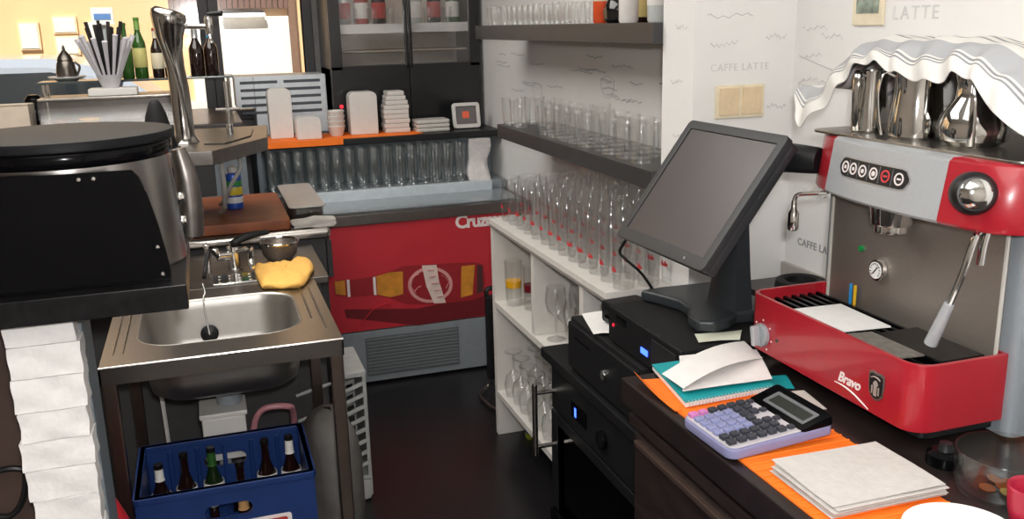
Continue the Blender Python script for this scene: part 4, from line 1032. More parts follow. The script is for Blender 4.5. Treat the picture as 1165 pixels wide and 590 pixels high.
# stack of paper boxes
for k in range(9):
    w_ = .062 - .0022 * max(0, k - 5) * 3
    rn = random.Random(k); dx = rn.uniform(-.003, .003)
    tag(link('takeaway_box', G().box(.91 - w_ + dx, .91 + w_ + dx, 4.53, 4.63, Zb + k * .0225, Zb + k * .0225 + .022, .004), plastic_white), 'white takeaway lid, ' + ORD[k] + ' from the bottom of the tall stack beside the upright dispenser', 'lid', 'stack of white takeaway lids')
for k in range(3):
    tag(link('flat_tray', G().prism(rrect(1.0, 1.17, 4.50, 4.62, .01), 1.0855 + k * .02, 1.0855 + k * .02 + .0185, .005), pbr('offwhite_tray', 'cfccc6', .5)), 'flat off white tray, ' + ('lowest', 'middle', 'topmost')[k] + ' of the low stack on the black bench', 'tray', 'low stack of trays')
t = thing('photo_frame', (1.27, 4.56, 1.085), 'small white framed gadget with an orange square in the middle, leaning on the bench', 'frame')
Mf = T(1.27, 4.55, 1.087) @ RX(math.radians(-12)) @ XZ
link('frame', G().at(Mf).ring(rrect(-.072, .072, 0, .128, .016), rrect(-.054, .054, .02, .11, .004), 0, .016, .003), plastic_white, t)
link('screen', G().at(Mf).prism(rrect(-.055, .055, .019, .111, .004), .0, .008), pbr('frame_screen', '6d6a6a', .4), t)
link('orange_square', G().at(Mf).prism(rrect(-.02, .016, .05, .085, .003), .008, .009), pbr('frame_orange', 'f06a4a', .5), t)
link('stand_leg', G().box(1.25, 1.29, 4.565, 4.62, 1.086, 1.15, .003), plastic_white, t)

# black glass door cabinet
t = thing('glass_cabinet', (1.0, 4.9, 1.085), 'tall black cabinet with two glass doors standing on the back bench', 'cabinet')
blkf = pbr('cabinet_black', '141416', .3, 0, .1, coat=.3)
K0, K1, KY = .625, 1.395, 4.72
link('carcass', G().box(K0, K0 + .03, KY, 5.08, 1.086, 2.2, .002).box(K1 - .03, K1, KY, 5.08, 1.086, 2.2, .002).box(K0, K1, KY, 5.08, 2.17, 2.2).box(K0, K1, KY + .01, 5.08, 1.086, 1.40, .002), blkf, t)
link('back_lining', G().box(K0 + .03, K1 - .03, 5.05, 5.08, 1.4, 2.17), pbr('beige_lining', 'ece2d6', .6), t)  # lining kept pale to stand for the room's reflection in the doors
link('inner_board', G().box(K0 + .03, K1 - .03, KY + .03, 5.05, 1.565, 1.612, .002), pbr('white_shelf_reflection', 'dcdad8', .4), t)  # white board stands in for the wall shelf reflected in the glass
link('inner_board', G().box(K0 + .03, K1 - .03, KY + .12, 5.05, 1.47, 1.482, .002), pbr('beige_shelf', 'b0a598', .5), t)
for a, b in ((K0, 1.022), (1.022, K1)):
    d = link('door', G().box(a + .002, a + .06 if a == K0 else a + .02, KY - .022, KY - .002, 1.39, 2.19, .003).box(b - .018 if a == K0 else b - .055, b - .002, KY - .022, KY - .002, 1.39, 2.19, .003).box(a + .002, b - .002, KY - .022, KY - .002, 1.09, 1.41, .003).box(a + .002, b - .002, KY - .022, KY - .002, 2.14, 2.19, .003), blkf, t)
    link('door_glass', G().box(a + .02, b - .018, KY - .014, KY - .010, 1.41, 2.14), cab_pane, d)
link('red_lamp', G().cyl((.665, KY - .021, 1.215), (.665, KY - .026, 1.215), .009, seg=14), emis('red_led', 'ff2233', 2), t)
for k, (x, m_, lb) in enumerate(((.73, 'silver_foil', 'silver topped'), (.82, 'ruby_bottle', 'ruby'), (.91, 'dark_brown_bottle', 'dark brown'), (1.10, 'clear_bottle', 'pale clear'), (1.2, 'black_bottle', 'black'), (1.3, 'green_bottle', 'green'))):
    bottle((x, 4.86, 1.6128), .26, .036, MATS[m_], white_l if k % 2 else red_l, silverf, lb + ' bottle behind the glass doors of the black cabinet', labz=(.1, .4), group='bottles in the glass cabinet')
grid_ = [(.76, 4.79), (.86, 4.78), (.95, 4.79), (1.15, 4.78), (1.25, 4.79)]
pr = None
for k, (x, y) in enumerate(grid_):
    lb = 'small glass on the white reflection board in the black cabinet, ' + ORD[k] + ' from the red lamp'
    if pr is None: pr = ware('shot_glass', P_SHOT, .0025, (x, y, 1.6128), lb, 'glass', 'small glasses in the black cabinet', foot=.01)
    else: dup(pr, (x, y, 1.6128), 0, lb)

# ================================================================== BAR END WITH THE BLACK DRUM MACHINE
t = thing('bar_end', (-.4, 1.85, 0), 'bar end clad in rough white brick with a grey side and dark slab', 'bar counter')
link('stone_slab', G().box(-.75, -.056, 1.655, 2.12, 1.126, 1.172, .003), pbr('dark_stone', '131314', .3, 0, .5, 60, spec=.25), t)
link('side_panel', G().box(-.30, -.245, 1.755, 1.87, 0, 1.126, .002), slate, t)
link('core', G().box(-.75, -.30, 1.86, 2.10, 0, 1.126), pbr('bar_core_brown', '4a3830', .7), t)
rn = random.Random(11)
g = G(); z = 0
while z < 1.118:
    h = rn.uniform(.052, .066); h = min(h, 1.1258 - z)
    b = bmesh.new()
    xl, xr = -.362 + rn.uniform(-.004, .004), -.247 + rn.uniform(-.003, .003)
    bmesh.ops.create_cube(b, size=1, matrix=T((xl + xr) / 2, 1.73, z + h / 2) @ Matrix.Diagonal((xr - xl, .06, h - .0015, 1)))
    bmesh.ops.subdivide_edges(b, edges=b.edges, cuts=6, use_grid_fill=True)
    for v in b.verts:
        if v.co.y < 1.7205: v.co.y += .0025 * math.sin(v.co.x * 61 + z * 40) * math.sin(v.co.z * 90) + rn.uniform(-.001, .001)
        v.co.x += .001 * math.sin(v.co.z * 120 + v.co.y * 50)
    g._merge(b); z += h
link('brick_cladding', g, pbr('white_painted_brick', 'eceae8', .75, 0, .03, 60, .25), t, 50)
tag(link('power_cable', G().tube([(-.372, 1.845, .98), (-.375, 1.84, .9), (-.385, 1.835, .82), (-.40, 1.835, .74), (-.43, 1.84, .70), (-.47, 1.84, .72), (-.46, 1.84, .78), (-.42, 1.835, .80), (-.385, 1.838, .78), (-.378, 1.845, .7), (-.38, 1.845, .3), (-.39, 1.842, .012)], .006, 8, 6), black_plastic), 'black cable looping down beside the white brick bar end', 'cable')
tag(link('red_roll', G().loft([[(-.262 + r * math.cos(a), 1.945 + 1.4 * r * math.sin(a), z) for a in [2 * PI * i / 12 for i in range(12)]] for r, z in ((.036, 0), (.037, .2), (.036, .45), (.036, .57), (.022, .61), (.011, .64), (.001, .664))]), pbr('red_cloth', 'b31522', .6, 0, .08, 20, .2), None, 50), 'red pointed roll of cloth standing on the floor beside the grey bar side', 'cloth')

t = thing('drum_machine', (-.255, 1.9, 1.172), 'black round lidded steel drum machine on the dark stone bar slab', 'bar machine')
drum_steel = pbr('drum_steel', '9d9a97', .25, 1.0, .04, 50, .03, stretch=(8, 8, 1))
DC = (-.255, 1.9, 1.1725)
link('drum', G().lathe([(0, 0), (.199, 0), (.198, .02), (.192, .12), (.186, .208), (0, .208)], DC, 72), drum_steel, t)
link('rim', G().lathe([(.18, .203), (.191, .205), (.194, .213), (.194, .228), (.19, .234), (0, .234)], DC, 72), black_gloss, t)
lid = link('lid', G().lathe([(0, .232), (.196, .232), (.2, .235), (.2, .245), (.197, .25), (.18, .2515), (0, .253)], DC, 80), pbr('lid_black', '17181a', .5, 0, .1, 40, .04, spec=.12), t)
g = G().at(T(0, 0, 0) @ XZ).prism([(-.7, 1.173), (-.082, 1.173), (-.08, 1.19), (-.084, 1.225), (-.092, 1.275), (-.104, 1.33), (-.114, 1.36), (-.124, 1.372), (-.7, 1.378)], -1.699, -1.688)
fp = link('front_panel', g, black_gloss, t)
g = None
for (x, z) in ((-.208, 1.362), (-.185, 1.362), (-.097, 1.235), (-.094, 1.186)):
    link('bolt', G().lathe([(0, .003), (.003, .0025), (.0045, 0), (0, 0)], (x, 1.6882, z), 14, (0, -1, 0)), chrome, fp)
sc_ = link('side_column', G().tube([(-.048, 2.07, 1.173), (-.044, 2.07, 1.23), (-.046, 2.07, 1.3), (-.056, 2.07, 1.36)], [.026, .026, .024, .014], 24, 6), steel_dull, t)
for z in (1.212, 1.262):
    link('clamp_knob', G().lathe([(0, 0), (.008, 0), (.008, .01), (.014, .012), (.014, .022), (.009, .026), (0, .027)], (-.062, 2.047, z), 20, (-.25, -1, 0)), chrome, sc_)
link('base_plate', G().box(-.08, -.058, 2.0, 2.11, 1.1725, 1.18, .002), black_plastic, t)

# ================================================================== SINK
SX0, SX1, SY0, SY1, SZ = -.287, .276, 2.2, 2.82, .85
t = thing('sink_table', (0, 2.5, 0), 'stainless steel sink table with one bowl on square legs', 'sink')
inn = rrect(-.215, .198, 2.315, 2.715, .1, 8)
def to_rect(p):
    cx, cy = (SX0 + SX1) / 2, (SY0 + SY1) / 2
    dx, dy = p[0] - cx, p[1] - cy
    k = min((SX1 - cx) / abs(dx) if dx else 9e9, (SY1 - cy) / abs(dy) if dy else 9e9)
    return (cx + dx * k, cy + dy * k)
out = [to_rect(p) for p in inn]
for cx_, cy_ in ((SX1, SY0), (SX1, SY1), (SX0, SY1), (SX0, SY0)):
    k = min(range(len(out)), key=lambda i: (out[i][0] - cx_) ** 2 + (out[i][1] - cy_) ** 2); out[k] = (cx_, cy_)
sink_top = link('sink_top', G().ring(out, inn, SZ - .003, SZ, 0).box(SX0, SX1, SY0, SY0 + .004, SZ - .042, SZ - .003).box(SX0, SX1, SY1 - .004, SY1, SZ - .042, SZ - .003).box(SX0, SX0 + .004, SY0, SY1, SZ - .042, SZ - .003).box(SX1 - .004, SX1, SY0, SY1, SZ - .042, SZ - .003), pbr('sink_steel', '8f8a86', .3, 1.0, .05, 40, .04, stretch=(10, 1, 1)), t, 30)
link('rim_bead', G().tube([(SX0, SY0 + .002, SZ), (SX1, SY0 + .002, SZ)], .003, 8, 0), steel, sink_top)
for x, y0, y1 in ((-.262, 2.29, 2.72), (-.24, 2.29, 2.72), (.222, 2.4, 2.74), (.248, 2.3, 2.74)):
    link('drain_groove', G().tube([(x, y0, SZ - .001), (x, (y0 + y1) / 2, SZ - .001), (x, y1, SZ - .001)], [.003, .0045, .003], 8, 2, flat=.8), steel, sink_top)
g = G(); rows = []
cx, cy = -.0085, 2.515
for s, z in ((1.0, SZ), (.985, SZ - .008), (.965, SZ - .03), (.94, SZ - .11), (.90, SZ - .15), (.80, SZ - .165), (.4, SZ - .172), (.1, SZ - .175)):
    rows.append([(cx + (x - cx) * s, cy + (y - cy) * s, z) for x, y in inn])
g.loft(rows, True, False)
bowl = link('bowl', g, pbr('bowl_steel', 'b0ada8', .4, 1.0, .04, 30, .03), t, 60, [('SOLIDIFY', dict(thickness=.003, offset=-1))])
link('drain', G().lathe([(0, .003), (.02, .003), (.034, .005), (.042, .002), (.042, 0), (0, 0)], (cx, cy, SZ - .176), 28), chrome, bowl)
for x in (SX0 + .018, SX1 - .018):
    for y in (SY0 + .022, SY1 - .022):
        link('leg', G().box(x - .016, x + .016, y - .016, y + .016, .0, SZ - .02, .004), pbr('leg_steel', '94857c', .3, 1.0, .05), t)
link('cross_bar', G().box(SX0 + .03, SX1 - .03, SY1 - .032, SY1 - .016, .16, .185, .003), steel_dull, t)
link('waste_pipe', G().cyl((cx, cy, .602), (cx, cy, SZ - .174), .024, seg=20).cyl((cx, cy, .602), (cx, cy, .64), .034, seg=20, bev=.004), grey_paint, t)
t = thing('sink_plug', (-.043, 2.68, SZ - .12), 'black rubber sink plug hanging in the steel bowl on a bead chain', 'plug')
link('stopper', G().lathe([(0, 0), (.018, 0), (.025, .004), (.025, .016), (.02, .02), (.006, .022), (.005, .028), (0, .029)], (-.043, 2.692, SZ - .098), 28, (0, -1, .12)), black_plastic, t)
g = G(); P_ = smooth_path([(-.043, 2.664, SZ - .094), (-.047, 2.68, SZ - .06), (-.05, 2.69, SZ - .03), (-.05, 2.707, SZ + .003), (-.045, 2.76, SZ + .004), (-.05, 2.84, SZ + .01)], 9)
for p in P_: g.sphere(p, .0028, seg=8)
g.tube(P_, .001, 5, 0)
link('bead_chain', g, chrome, t)

# yellow cleaning cloth on the sink's back edge
def blob_cloth(name, outline, z0, h, mat, label, cat):
    c = Vector((sum(p[0] for p in outline) / len(outline), sum(p[1] for p in outline) / len(outline)))
    rows = []; ol = [Vector((p.x, p.y)) for p in smooth_path([(*p, 0) for p in outline + outline[:1]], 5)][:-1]
    for s, z in ((.97, 0), (1.0, h * .25), (1.0, h * .5), (.95, h * .8), (.8, h), (.5, h * 1.1), (.1, h * 1.0)):
        rows.append([(c.x + (p.x - c.x) * s, c.y + (p.y - c.y) * s, z0 + z + (.35 * h * math.sin(i * .9) * math.sin(s * 7) if 0 < z else 0)) for i, p in enumerate(ol)])
    return tag(link(name, G().loft(rows), mat, None, 70), label, cat)
blob_cloth('cleaning_cloth', [(.118, 2.735), (.17, 2.72), (.225, 2.71), (.262, 2.80), (.29, 2.93), (.27, 3.04), (.235, 2.985), (.19, 3.0), (.15, 2.985), (.115, 3.0), (.108, 2.9)], SZ + .001, .022, pbr('yellow_cloth', 'f4bd62', .9, 0, .06, 60, .4), 'yellow cleaning cloth lying on the back edge of the steel sink', 'cloth')

# ---- worktop behind the sink
t = thing('steel_worktop', (.1, 3.06, 0), 'low steel worktop between the sink and the chopping board', 'worktop')
link('top_sheet', G().box(-.62, .325, 2.826, 3.3, .826, .85, .004), steel_dull, t)
link('cabinet', G().box(-.6, .31, 2.95, 3.3, .05, .826), pbr('worktop_cabinet', '4d4c4c', .5, .2), t)
for x in (-.5, .25): link('foot', G().cyl((x, 3.1, 0), (x, 3.1, .052), .02, seg=14), black_plastic, t)
t = thing('mixer_tap', (.04, 3.0, .85), 'chrome mixer tap with a black lever behind the sink bowl', 'tap')
link('tap_body', G().lathe([(0, 0), (.026, 0), (.026, .006), (.02, .01), (.019, .06), (.022, .064), (.02, .078), (0, .082)], (.05, 3.02, .85), 24).cyl((.05, 3.02, .90), (.0, 3.0, .905), .016, seg=18, bev=.002), chrome, t)
link('spout', G().tube([(.05, 3.02, .91), (.10, 2.96, .93), (.10, 2.88, .935), (.095, 2.80, .925), (.095, 2.795, .905)], .009, 12, 6), chrome, t)
link('lever', G().tube([(.05, 3.03, .935), (.10, 3.06, .948), (.165, 3.09, .95)], [.014, .018, .012], 12, 5, flat=.7), black_plastic, t)
link('side_lever', G().tube([(0.0, 3.0, .905), (-.022, 2.97, .93), (-.04, 2.93, .88), (-.045, 2.9, .865)], [.007, .006, .006, .007], 10, 5), black_plastic, t)
link('valve_cap', G().sphere((-.005, 3.0, .92), .014).sphere((-.03, 3.02, .935), .011).cyl((-.03, 3.02, .85), (-.03, 3.02, .93), .009, seg=14), chrome, t)
t = thing('wire_strainer', (.215, 3.12, .85), 'small round strainer bowl standing behind the yellow cloth', 'strainer')
link('mesh_bowl', G().lathe([(0, 0), (.04, .002), (.055, .02), (.062, .06), (.06, .06), (.052, .02), (.038, .006), (0, .004)], (.20, 3.1, .85), 36), pbr('strainer_mesh', '8d8279', .45, .7, .3, 300), t)
link('rim', G().lathe([(.059, .058), (.065, .058), (.066, .063), (.062, .066), (.058, .063)], (.20, 3.1, .85), 36, None, True), chrome, t)
g = G()
for i in range(4):
    for j in range(3): g.lathe([(0, .004), (.006, .0035), (.009, 0), (0, 0)], (.0 + i * .03, 2.87 + j * .035, .85), 14)
tag(link('drain_strip', g.box(-.02, .11, 2.85, 2.96, .85, .853, .001), chrome), 'polished studded drain strip in front of the mixer tap', 'strip')

# ---- counter with the chopping board
t = thing('board_counter', (.1, 3.65, 0), 'steel topped counter carrying the wooden chopping board next to the red freezer', 'counter')
link('top_sheet', G().box(-.62, .40, 3.305, 4.03, .86, .9, .016, 4), steel, t)
link('cabinet', G().box(-.6, .38, 3.33, 4.0, .06, .86, .003), pbr('dark_cabinet', '3a3a3b', .5, .2), t)
for x in (-.5, .33):
    for y in (3.4, 3.95): link('foot', G().cyl((x, y, 0), (x, y, .062), .02, seg=14), black_plastic, t)
link('drawer_front', G().box(.385, .405, 3.36, 3.62, .7, .84, .003), pbr('dark_cabinet', '3a3a3b'), t)
wd = pbr('chopping_board_wood', '8a4c2c', .5, 0, .3, 10, .08, stretch=(1, 9, 1))
tag(link('chopping_board', G().prism(rrect(-.075, .262, 3.33, 3.93, .015), .901, .94, .006), wd), 'thick brown wooden chopping board on the steel counter under the beer tap', 'chopping board')
t = thing('spray_can', (.085, 3.62, .94), 'blue and yellow can standing on the wooden chopping board', 'can')
link('can_body', G().lathe([(0, 0), (.027, 0), (.031, .004), (.031, .125), (.028, .135), (.018, .139), (0, .139)], (.085, 3.62, .9405), 28), pbr('can_blue', '2b55b5', .3, .2), t)
link('label_band', G().lathe([(.0313, .0), (.0318, .001), (.0318, .03), (.0313, .031)], (.085, 3.62, .995), 28), pbr('can_yellow', 'e0cb3a', .4), t)
link('label_band', G().lathe([(.0313, .0), (.0318, .001), (.0318, .022), (.0313, .023)], (.085, 3.62, .965), 28), pbr('can_white', 'e9eaec', .4), t)
link('label_band', G().lathe([(.0313, .0), (.0318, .001), (.0318, .018), (.0313, .019)], (.085, 3.62, 1.03), 28), pbr('can_green', '3d9a4e', .4), t)
link('spray_cap', G().lathe([(0, .138), (.018, .138), (.018, .158), (.014, .162), (0, .162)], (.085, 3.62, .9405), 24), plastic_white, t)
t = thing('food_tray', (.335, 3.66, .9), 'clear plastic tray in front of the glass rack beside the chopping board', 'tray')
gp = thin_glass('tray_plastic', (.88, .88, .87), (.6, .6, .6))
ob = rrect(.275, .395, 3.44, 3.96, .02)
ib = rrect(.28, .39, 3.445, 3.955, .017)
link('tray_walls', G().ring(ob, ib, .901, .955).prism(ob, .901, .904), gp, t)
link('tray_lid', G().prism(rrect(.268, .402, 3.43, 3.97, .02), .955, .962, .003), pbr('tray_lid', 'a9a7a3', .3, .2), t)
tag(link('folded_foil', G().loft([[(.27 + .15 * a + .006 * math.sin(k * 2 + a * 5), 3.33 + .075 * b, .9012 + .006 * k + .004 * math.sin(a * 6 + k)) for a, b in ((0, 0), (.3, -.1), (.6, .05), (1, 0), (1.02, .5), (1, 1), (.6, 1.05), (.3, .95), (0, 1))] for k in range(5)]), pbr('pale_grey_film', 'b9b4ae', .5, .1, .08, 30, .2), None, 60), 'crumpled pale film on the counter corner beside the chopping board', 'film')

# ---- raised console with the beer tap
t = thing('tap_console', (0, 3.3, .9), 'raised steel drip console carrying the cobra shaped beer tap', 'console')
link('steel_top', G().prism([(-.2, 2.97), (.018, 2.95), (.20, 3.24), (.232, 3.66), (-.2, 3.66)], 1.20, 1.245, .004), steel_dull, t)
link('drip_grid', G().prism([(-.003, 3.12), (.06, 3.1), (.15, 3.28), (.17, 3.5), (-.003, 3.5)], 1.245, 1.25, .001), pbr('grid_steel', '6b6a68', .35, 1.0, .3, 200), t)
link('under_box', G().box(-.078, .02, 2.985, 3.12, 1.10, 1.199, .004), black_plastic, t)
link('bracket', G().box(-.19, -.085, 3.45, 3.62, .901, 1.2, .004), black_matte, t)
link('drain_hose', G().tube([(.10, 3.3, 1.2), (.105, 3.3, 1.14), (.07, 3.31, 1.08), (.05, 3.4, 1.02), (.03, 3.62, .96)], .007, 8, 6), pbr('clear_hose', 'b7b9b8', .3), t)
link('drain_hose', G().tube([(.04, 3.15, 1.2), (.045, 3.18, 1.1), (.04, 3.3, 1.0), (.03, 3.5, .95)], .008, 8, 6), MATS['clear_hose'], t)
t = thing('beer_tap', (-.047, 3.22, 1.245), 'tall polished cobra shaped beer tap tower on the raised drip console', 'beer tap')
rows = []
for px_, w_, d_, z in ((-.048, .044, .05, 1.246), (-.048, .04, .046, 1.252), (-.049, .031, .038, 1.27), (-.053, .031, .036, 1.34), (-.058, .030, .034, 1.42), (-.066, .028, .034, 1.49), (-.073, .032, .038, 1.54), (-.078, .042, .05, 1.585), (-.079, .050, .062, 1.62), (-.078, .054, .066, 1.645), (-.077, .052, .062, 1.66), (-.076, .04, .045, 1.668)):
    rows.append([(px_ + .012 * (1.25 - z) / .25 * -1 - .012 + .012 * 0 + w_ * math.cos(a), 3.22 + d_ * math.sin(a), z + .012 * math.cos(a + PI) * (1 if z > 1.6 else 0)) for a in [2 * PI * k / 32 for k in range(32)]])
link('tower', G().loft(rows), pbr('tap_steel', 'a3a09c', .16, 1.0, .03), t, 50)
link('highlight_stripe', G().tube([(-.098, 3.168, 1.645), (-.09, 3.176, 1.57), (-.071, 3.184, 1.49), (-.058, 3.186, 1.40), (-.05, 3.184, 1.32), (-.046, 3.178, 1.26)], .006, 10, 6), chrome, t)  # chrome strip modelled in place of the highlight down the tower
fa = link('faucet', G().cyl((-.04, 3.22, 1.615), (.045, 3.2, 1.612), .009, seg=16).lathe([(0, 0), (.009, 0), (.012, .02), (.013, .05), (.010, .06), (0, .062)], (.048, 3.2, 1.585), 20).tube([(.048, 3.2, 1.59), (.05, 3.19, 1.575), (.052, 3.185, 1.56)], .007, 10, 4), chrome, t)
link('tap_handle', G().cyl((.048, 3.2, 1.65), (.092, 3.18, 1.652), .006, .009, seg=14, bev=.001), black_plastic, fa)
t = thing('water_tap', (.085, 3.38, 1.245), 'thin chrome water tap with a cross handle on the raised drip console', 'tap')
link('stem', G().cyl((.085, 3.36, 1.246), (.085, 3.36, 1.43), .006, seg=14).cyl((.085, 3.36, 1.246), (.085, 3.36, 1.285), .012, seg=16, bev=.002), chrome, t)
link('cross_handle', G().cyl((.045, 3.36, 1.335), (.125, 3.36, 1.335), .006, seg=12, bev=.001).cyl((.085, 3.335, 1.335), (.085, 3.385, 1.335), .006, seg=12), steel_dull, t)
t = thing('black_funnel', (-.135, 3.06, 1.245), 'black cone shaped funnel between the drum lid and the beer tap', 'funnel')
link('cone', G().lathe([(0, .0), (.055, 0), (.056, .004), (.042, .06), (.03, .11), (.018, .142), (.01, .152), (0, .155)], (-.135, 3.06, 1.2455), 32), black_matte, t)
link('rim', G().lathe([(.054, 0), (.062, 0), (.062, .006), (.054, .008)], (-.135, 3.06, 1.2455), 32, None, True), black_plastic, t)

# ================================================================== BAR BY THE WINDOW
t = thing('window_bar', (-.7, 4.4, 0), 'dark bar counter along the street window behind the beer tap', 'bar counter')
link('bar_top', G().box(-2.2, .16, 4.1, 4.95, 1.18, 1.22, .005), brownwood, t)
link('bar_front', G().box(-2.2, .16, 4.13, 4.9, 0, 1.18), slate, t)
# tapas display case with a glass shelf over it
t = thing('display_case', (-.34, 4.28, 1.22), 'low glass tapas display case on the window bar behind the drum lid', 'display case')
for x in (-.62, -.10):
    link('end_glass', G().box(x - .003, x + .003, 4.14, 4.42, 1.222, 1.335), glass, t)
link('front_glass', G().loft([[(-.62, 4.13 + .10 * (z - 1.222) / .113, z), (-.10, 4.13 + .10 * (z - 1.222) / .113, z), (-.10, 4.136 + .10 * (z - 1.222) / .113, z), (-.62, 4.136 + .10 * (z - 1.222) / .113, z)] for z in (1.222, 1.335)]), glass, t)
link('case_top', G().box(-.63, -.09, 4.2, 4.44, 1.335, 1.345, .002), steel, t)
link('case_floor', G().box(-.62, -.10, 4.14, 4.42, 1.2205, 1.232, .002), steel_dull, t)
link('case_back', G().box(-.62, -.10, 4.42, 4.425, 1.232, 1.335), steel_dull, t)
for k, (x, m_, lb) in enumerate(((-.56, 'copper_coin', 'copper'), (-.45, 'yellow_cloth', 'yellow'), (-.2, 'green_bottle', 'green'))):
    tag(link('tapas_dish', G().lathe([(0, 0), (.03, 0), (.045, .02), (.043, .022), (.03, .008), (0, .006)], (x, 4.27, 1.2325), 24), MATS[m_]), 'small ' + lb + ' dish inside the glass display case', 'dish')
t = thing('bottle_rack', (-.2, 4.5, 1.22), 'narrow glass shelf on thin posts carrying the beer bottles before the window', 'shelf')
link('glass_shelf', G().box(-.66, .15, 4.46, 4.62, 1.39, 1.40, .002), pbr('shelf_glass_edge', '4a5352', .15, .1), t)
for x in (-.64, .13):
    for y in (4.48, 4.6): link('post', G().cyl((x, y, 1.2205), (x, y, 1.39), .006, seg=12), chrome, t)
Zs = 1.4003; yb = 4.53
def bx(px_): return -.241 + (px_ - 160) * .00373
bg_ = 'beer bottles on the glass shelf'
bottle((bx(146), yb, Zs), .24, .026, greenb, None, greenb, 'green beer bottle partly behind the bunch of straws', 'beer_bottle', bg_)
bottle((bx(161), yb, Zs), .262, .0285, greenb, pbr('yellow_green_label', 'c9c37a', .6), pbr('green_cap', '4d8a2a', .4), 'green beer bottle with a pale label, the tallest on the glass shelf', 'beer_bottle', bg_, neckband=pbr('light_green_neck', '79a04e', .5))
bottle((bx(180), yb, Zs), .215, .0255, amber, cream_l, red_l, 'brown beer bottle with a cream label and red neck on the glass shelf', 'beer_bottle', bg_, neckband=cream_l)
bottle((bx(194), yb, Zs), .215, .0255, amber, white_l, red_l, 'brown beer bottle with a white label half hidden by the beer tap', 'beer_bottle', bg_, neckband=red_l, labz=(.2, .5))
bottle((bx(225), yb, Zs), .21, .032, amber, None, silverf, 'dark brown bottle with a silver neck past the beer tap', 'beer_bottle', bg_, neckband=silverf)
bottle((bx(242), yb, Zs), .21, .03, amber, None, pbr('blue_cap2', '3a9ac0', .4), 'dark brown bottle with a blue neck at the end of the glass shelf', 'beer_bottle', bg_, neckband=pbr('blue_neck', '2f9bc4', .5))
# pot on a saucer
tag(link('saucer', G().lathe([(0, 0), (.04, 0), (.075, .014), (.078, .02), (.07, .017), (.038, .006), (0, .006)], (-.545, 4.53, Zs), 36), ceramic), 'pale saucer under the small metal pot on the glass shelf', 'saucer')
t = thing('metal_pot', (-.545, 4.53, Zs + .0065), 'small dark metal pot with a pointed lid on a saucer before the window', 'pot')
pm = pbr('pewter', '6c6660', .3, .9, .1, 60)
link('pot_body', G().lathe([(0, 0), (.034, 0), (.04, .005), (.043, .03), (.036, .07), (.03, .08), (0, .08)], (-.545, 4.53, Zs + .0065), 28), pm, t)
link('pot_lid', G().lathe([(.031, .079), (.033, .083), (.026, .1), (.012, .118), (.006, .126), (.007, .132), (.003, .145), (0, .147)], (-.545, 4.53, Zs + .0065), 24), pm, t)
link('handle', G().tube([(-.508, 4.53, Zs + .08), (-.49, 4.53, Zs + .06), (-.5, 4.53, Zs + .03), (-.507, 4.53, Zs + .02)], .005, 8, 5), pm, t)
# straws in a paper cone
tag(link('flat_box', G().box(-.44, -.25, 4.24, 4.36, 1.3455, 1.375, .003), plastic_white), 'flat white box on the display case under the straws', 'box')
SCx, SCy, SCz = -.355, 4.30, 1.3752
tag(link('straw_cup', G().lathe([(0, 0), (.031, 0), (.033, .003), (.053, .055), (.051, .055), (.0315, .006), (0, .005)], (SCx, SCy, SCz), 28), pbr('grey_white_cup', 'c9c8cc', .5)), 'pale conical cup full of wrapped straws before the window', 'cup')
rn = random.Random(2)
def straw(mat, r0, lean, ang, L, label, grp, flat_):
    b0 = Vector((SCx + .012 * math.cos(ang), SCy + .012 * math.sin(ang), SCz + .008))
    d = Vector((math.sin(lean) * math.cos(ang), math.sin(lean) * math.sin(ang), math.cos(lean)))
    return tag(link('straw', G().tube([b0, b0 + d * L], r0, 8, 0, flat=flat_), mat), label, 'straw', grp)
wst = pbr('wrapped_straw', 'd2d0d6', .6); bst = pbr('black_straw', '1a181c', .5)
n_w = n_b = 0
for n_, r_, rad, lean, Ls in ((15, .0252, .0048, .37, .2), (8, .0145, .0048, .22, .235), (3, .005, .0042, .09, .25)):
    for k in range(n_):
        a = 2 * PI * k / n_ + r_ * 40
        black = n_ != 15
        b0 = Vector((SCx + r_ * math.cos(a), SCy + r_ * math.sin(a), SCz + .0075))
        ln = lean + (.03 * (k % 2) if n_ == 15 else 0)
        d = Vector((math.sin(ln) * math.cos(a), math.sin(ln) * math.sin(a), math.cos(ln)))
        L_ = (.245 if black else Ls) + .012 * ((k * 5) % 3)
        if black:
            lb, gp_ = 'black straw standing high in the pale cup, ' + ORD[n_b] + ' counted from the bottles', 'black straws in the pale cup'; n_b += 1
        else:
            lb, gp_ = 'white wrapped straw leaning out of the pale cup, ' + ORD[n_w] + ' counted from the bottles', 'white wrapped straws in the pale cup'; n_w += 1
        s_ = G().tube([b0, b0 + d * L_ * .5, b0 + d * L_], [rad, rad * 1.4, rad * (1.6 if black else 2.3)], 8, 3)
        tag(link('straw', s_, bst if black else wst), lb, 'straw', gp_)
t = thing('beige_box', (-.735, 4.28, 1.22), 'beige carton at the end of the window bar behind the drum lid', 'box')
link('carton', G().box(-.80, -.665, 4.2, 4.35, 1.2205, 1.325, .004), pbr('beige_card', 'cdbfae', .7), t)
link('flap', G().box(-.80, -.665, 4.198, 4.26, 1.3255, 1.328, .0005), pbr('beige_card', 'cdbfae'), t)
tag(link('coffee_tin', G().lathe([(0, 0), (.035, 0), (.036, .003), (.036, .11), (.033, .115), (.02, .13), (0, .132)], (-.68, 4.45, 1.2205), 28), black_gloss), 'black tin standing behind the beige carton on the window bar', 'tin')

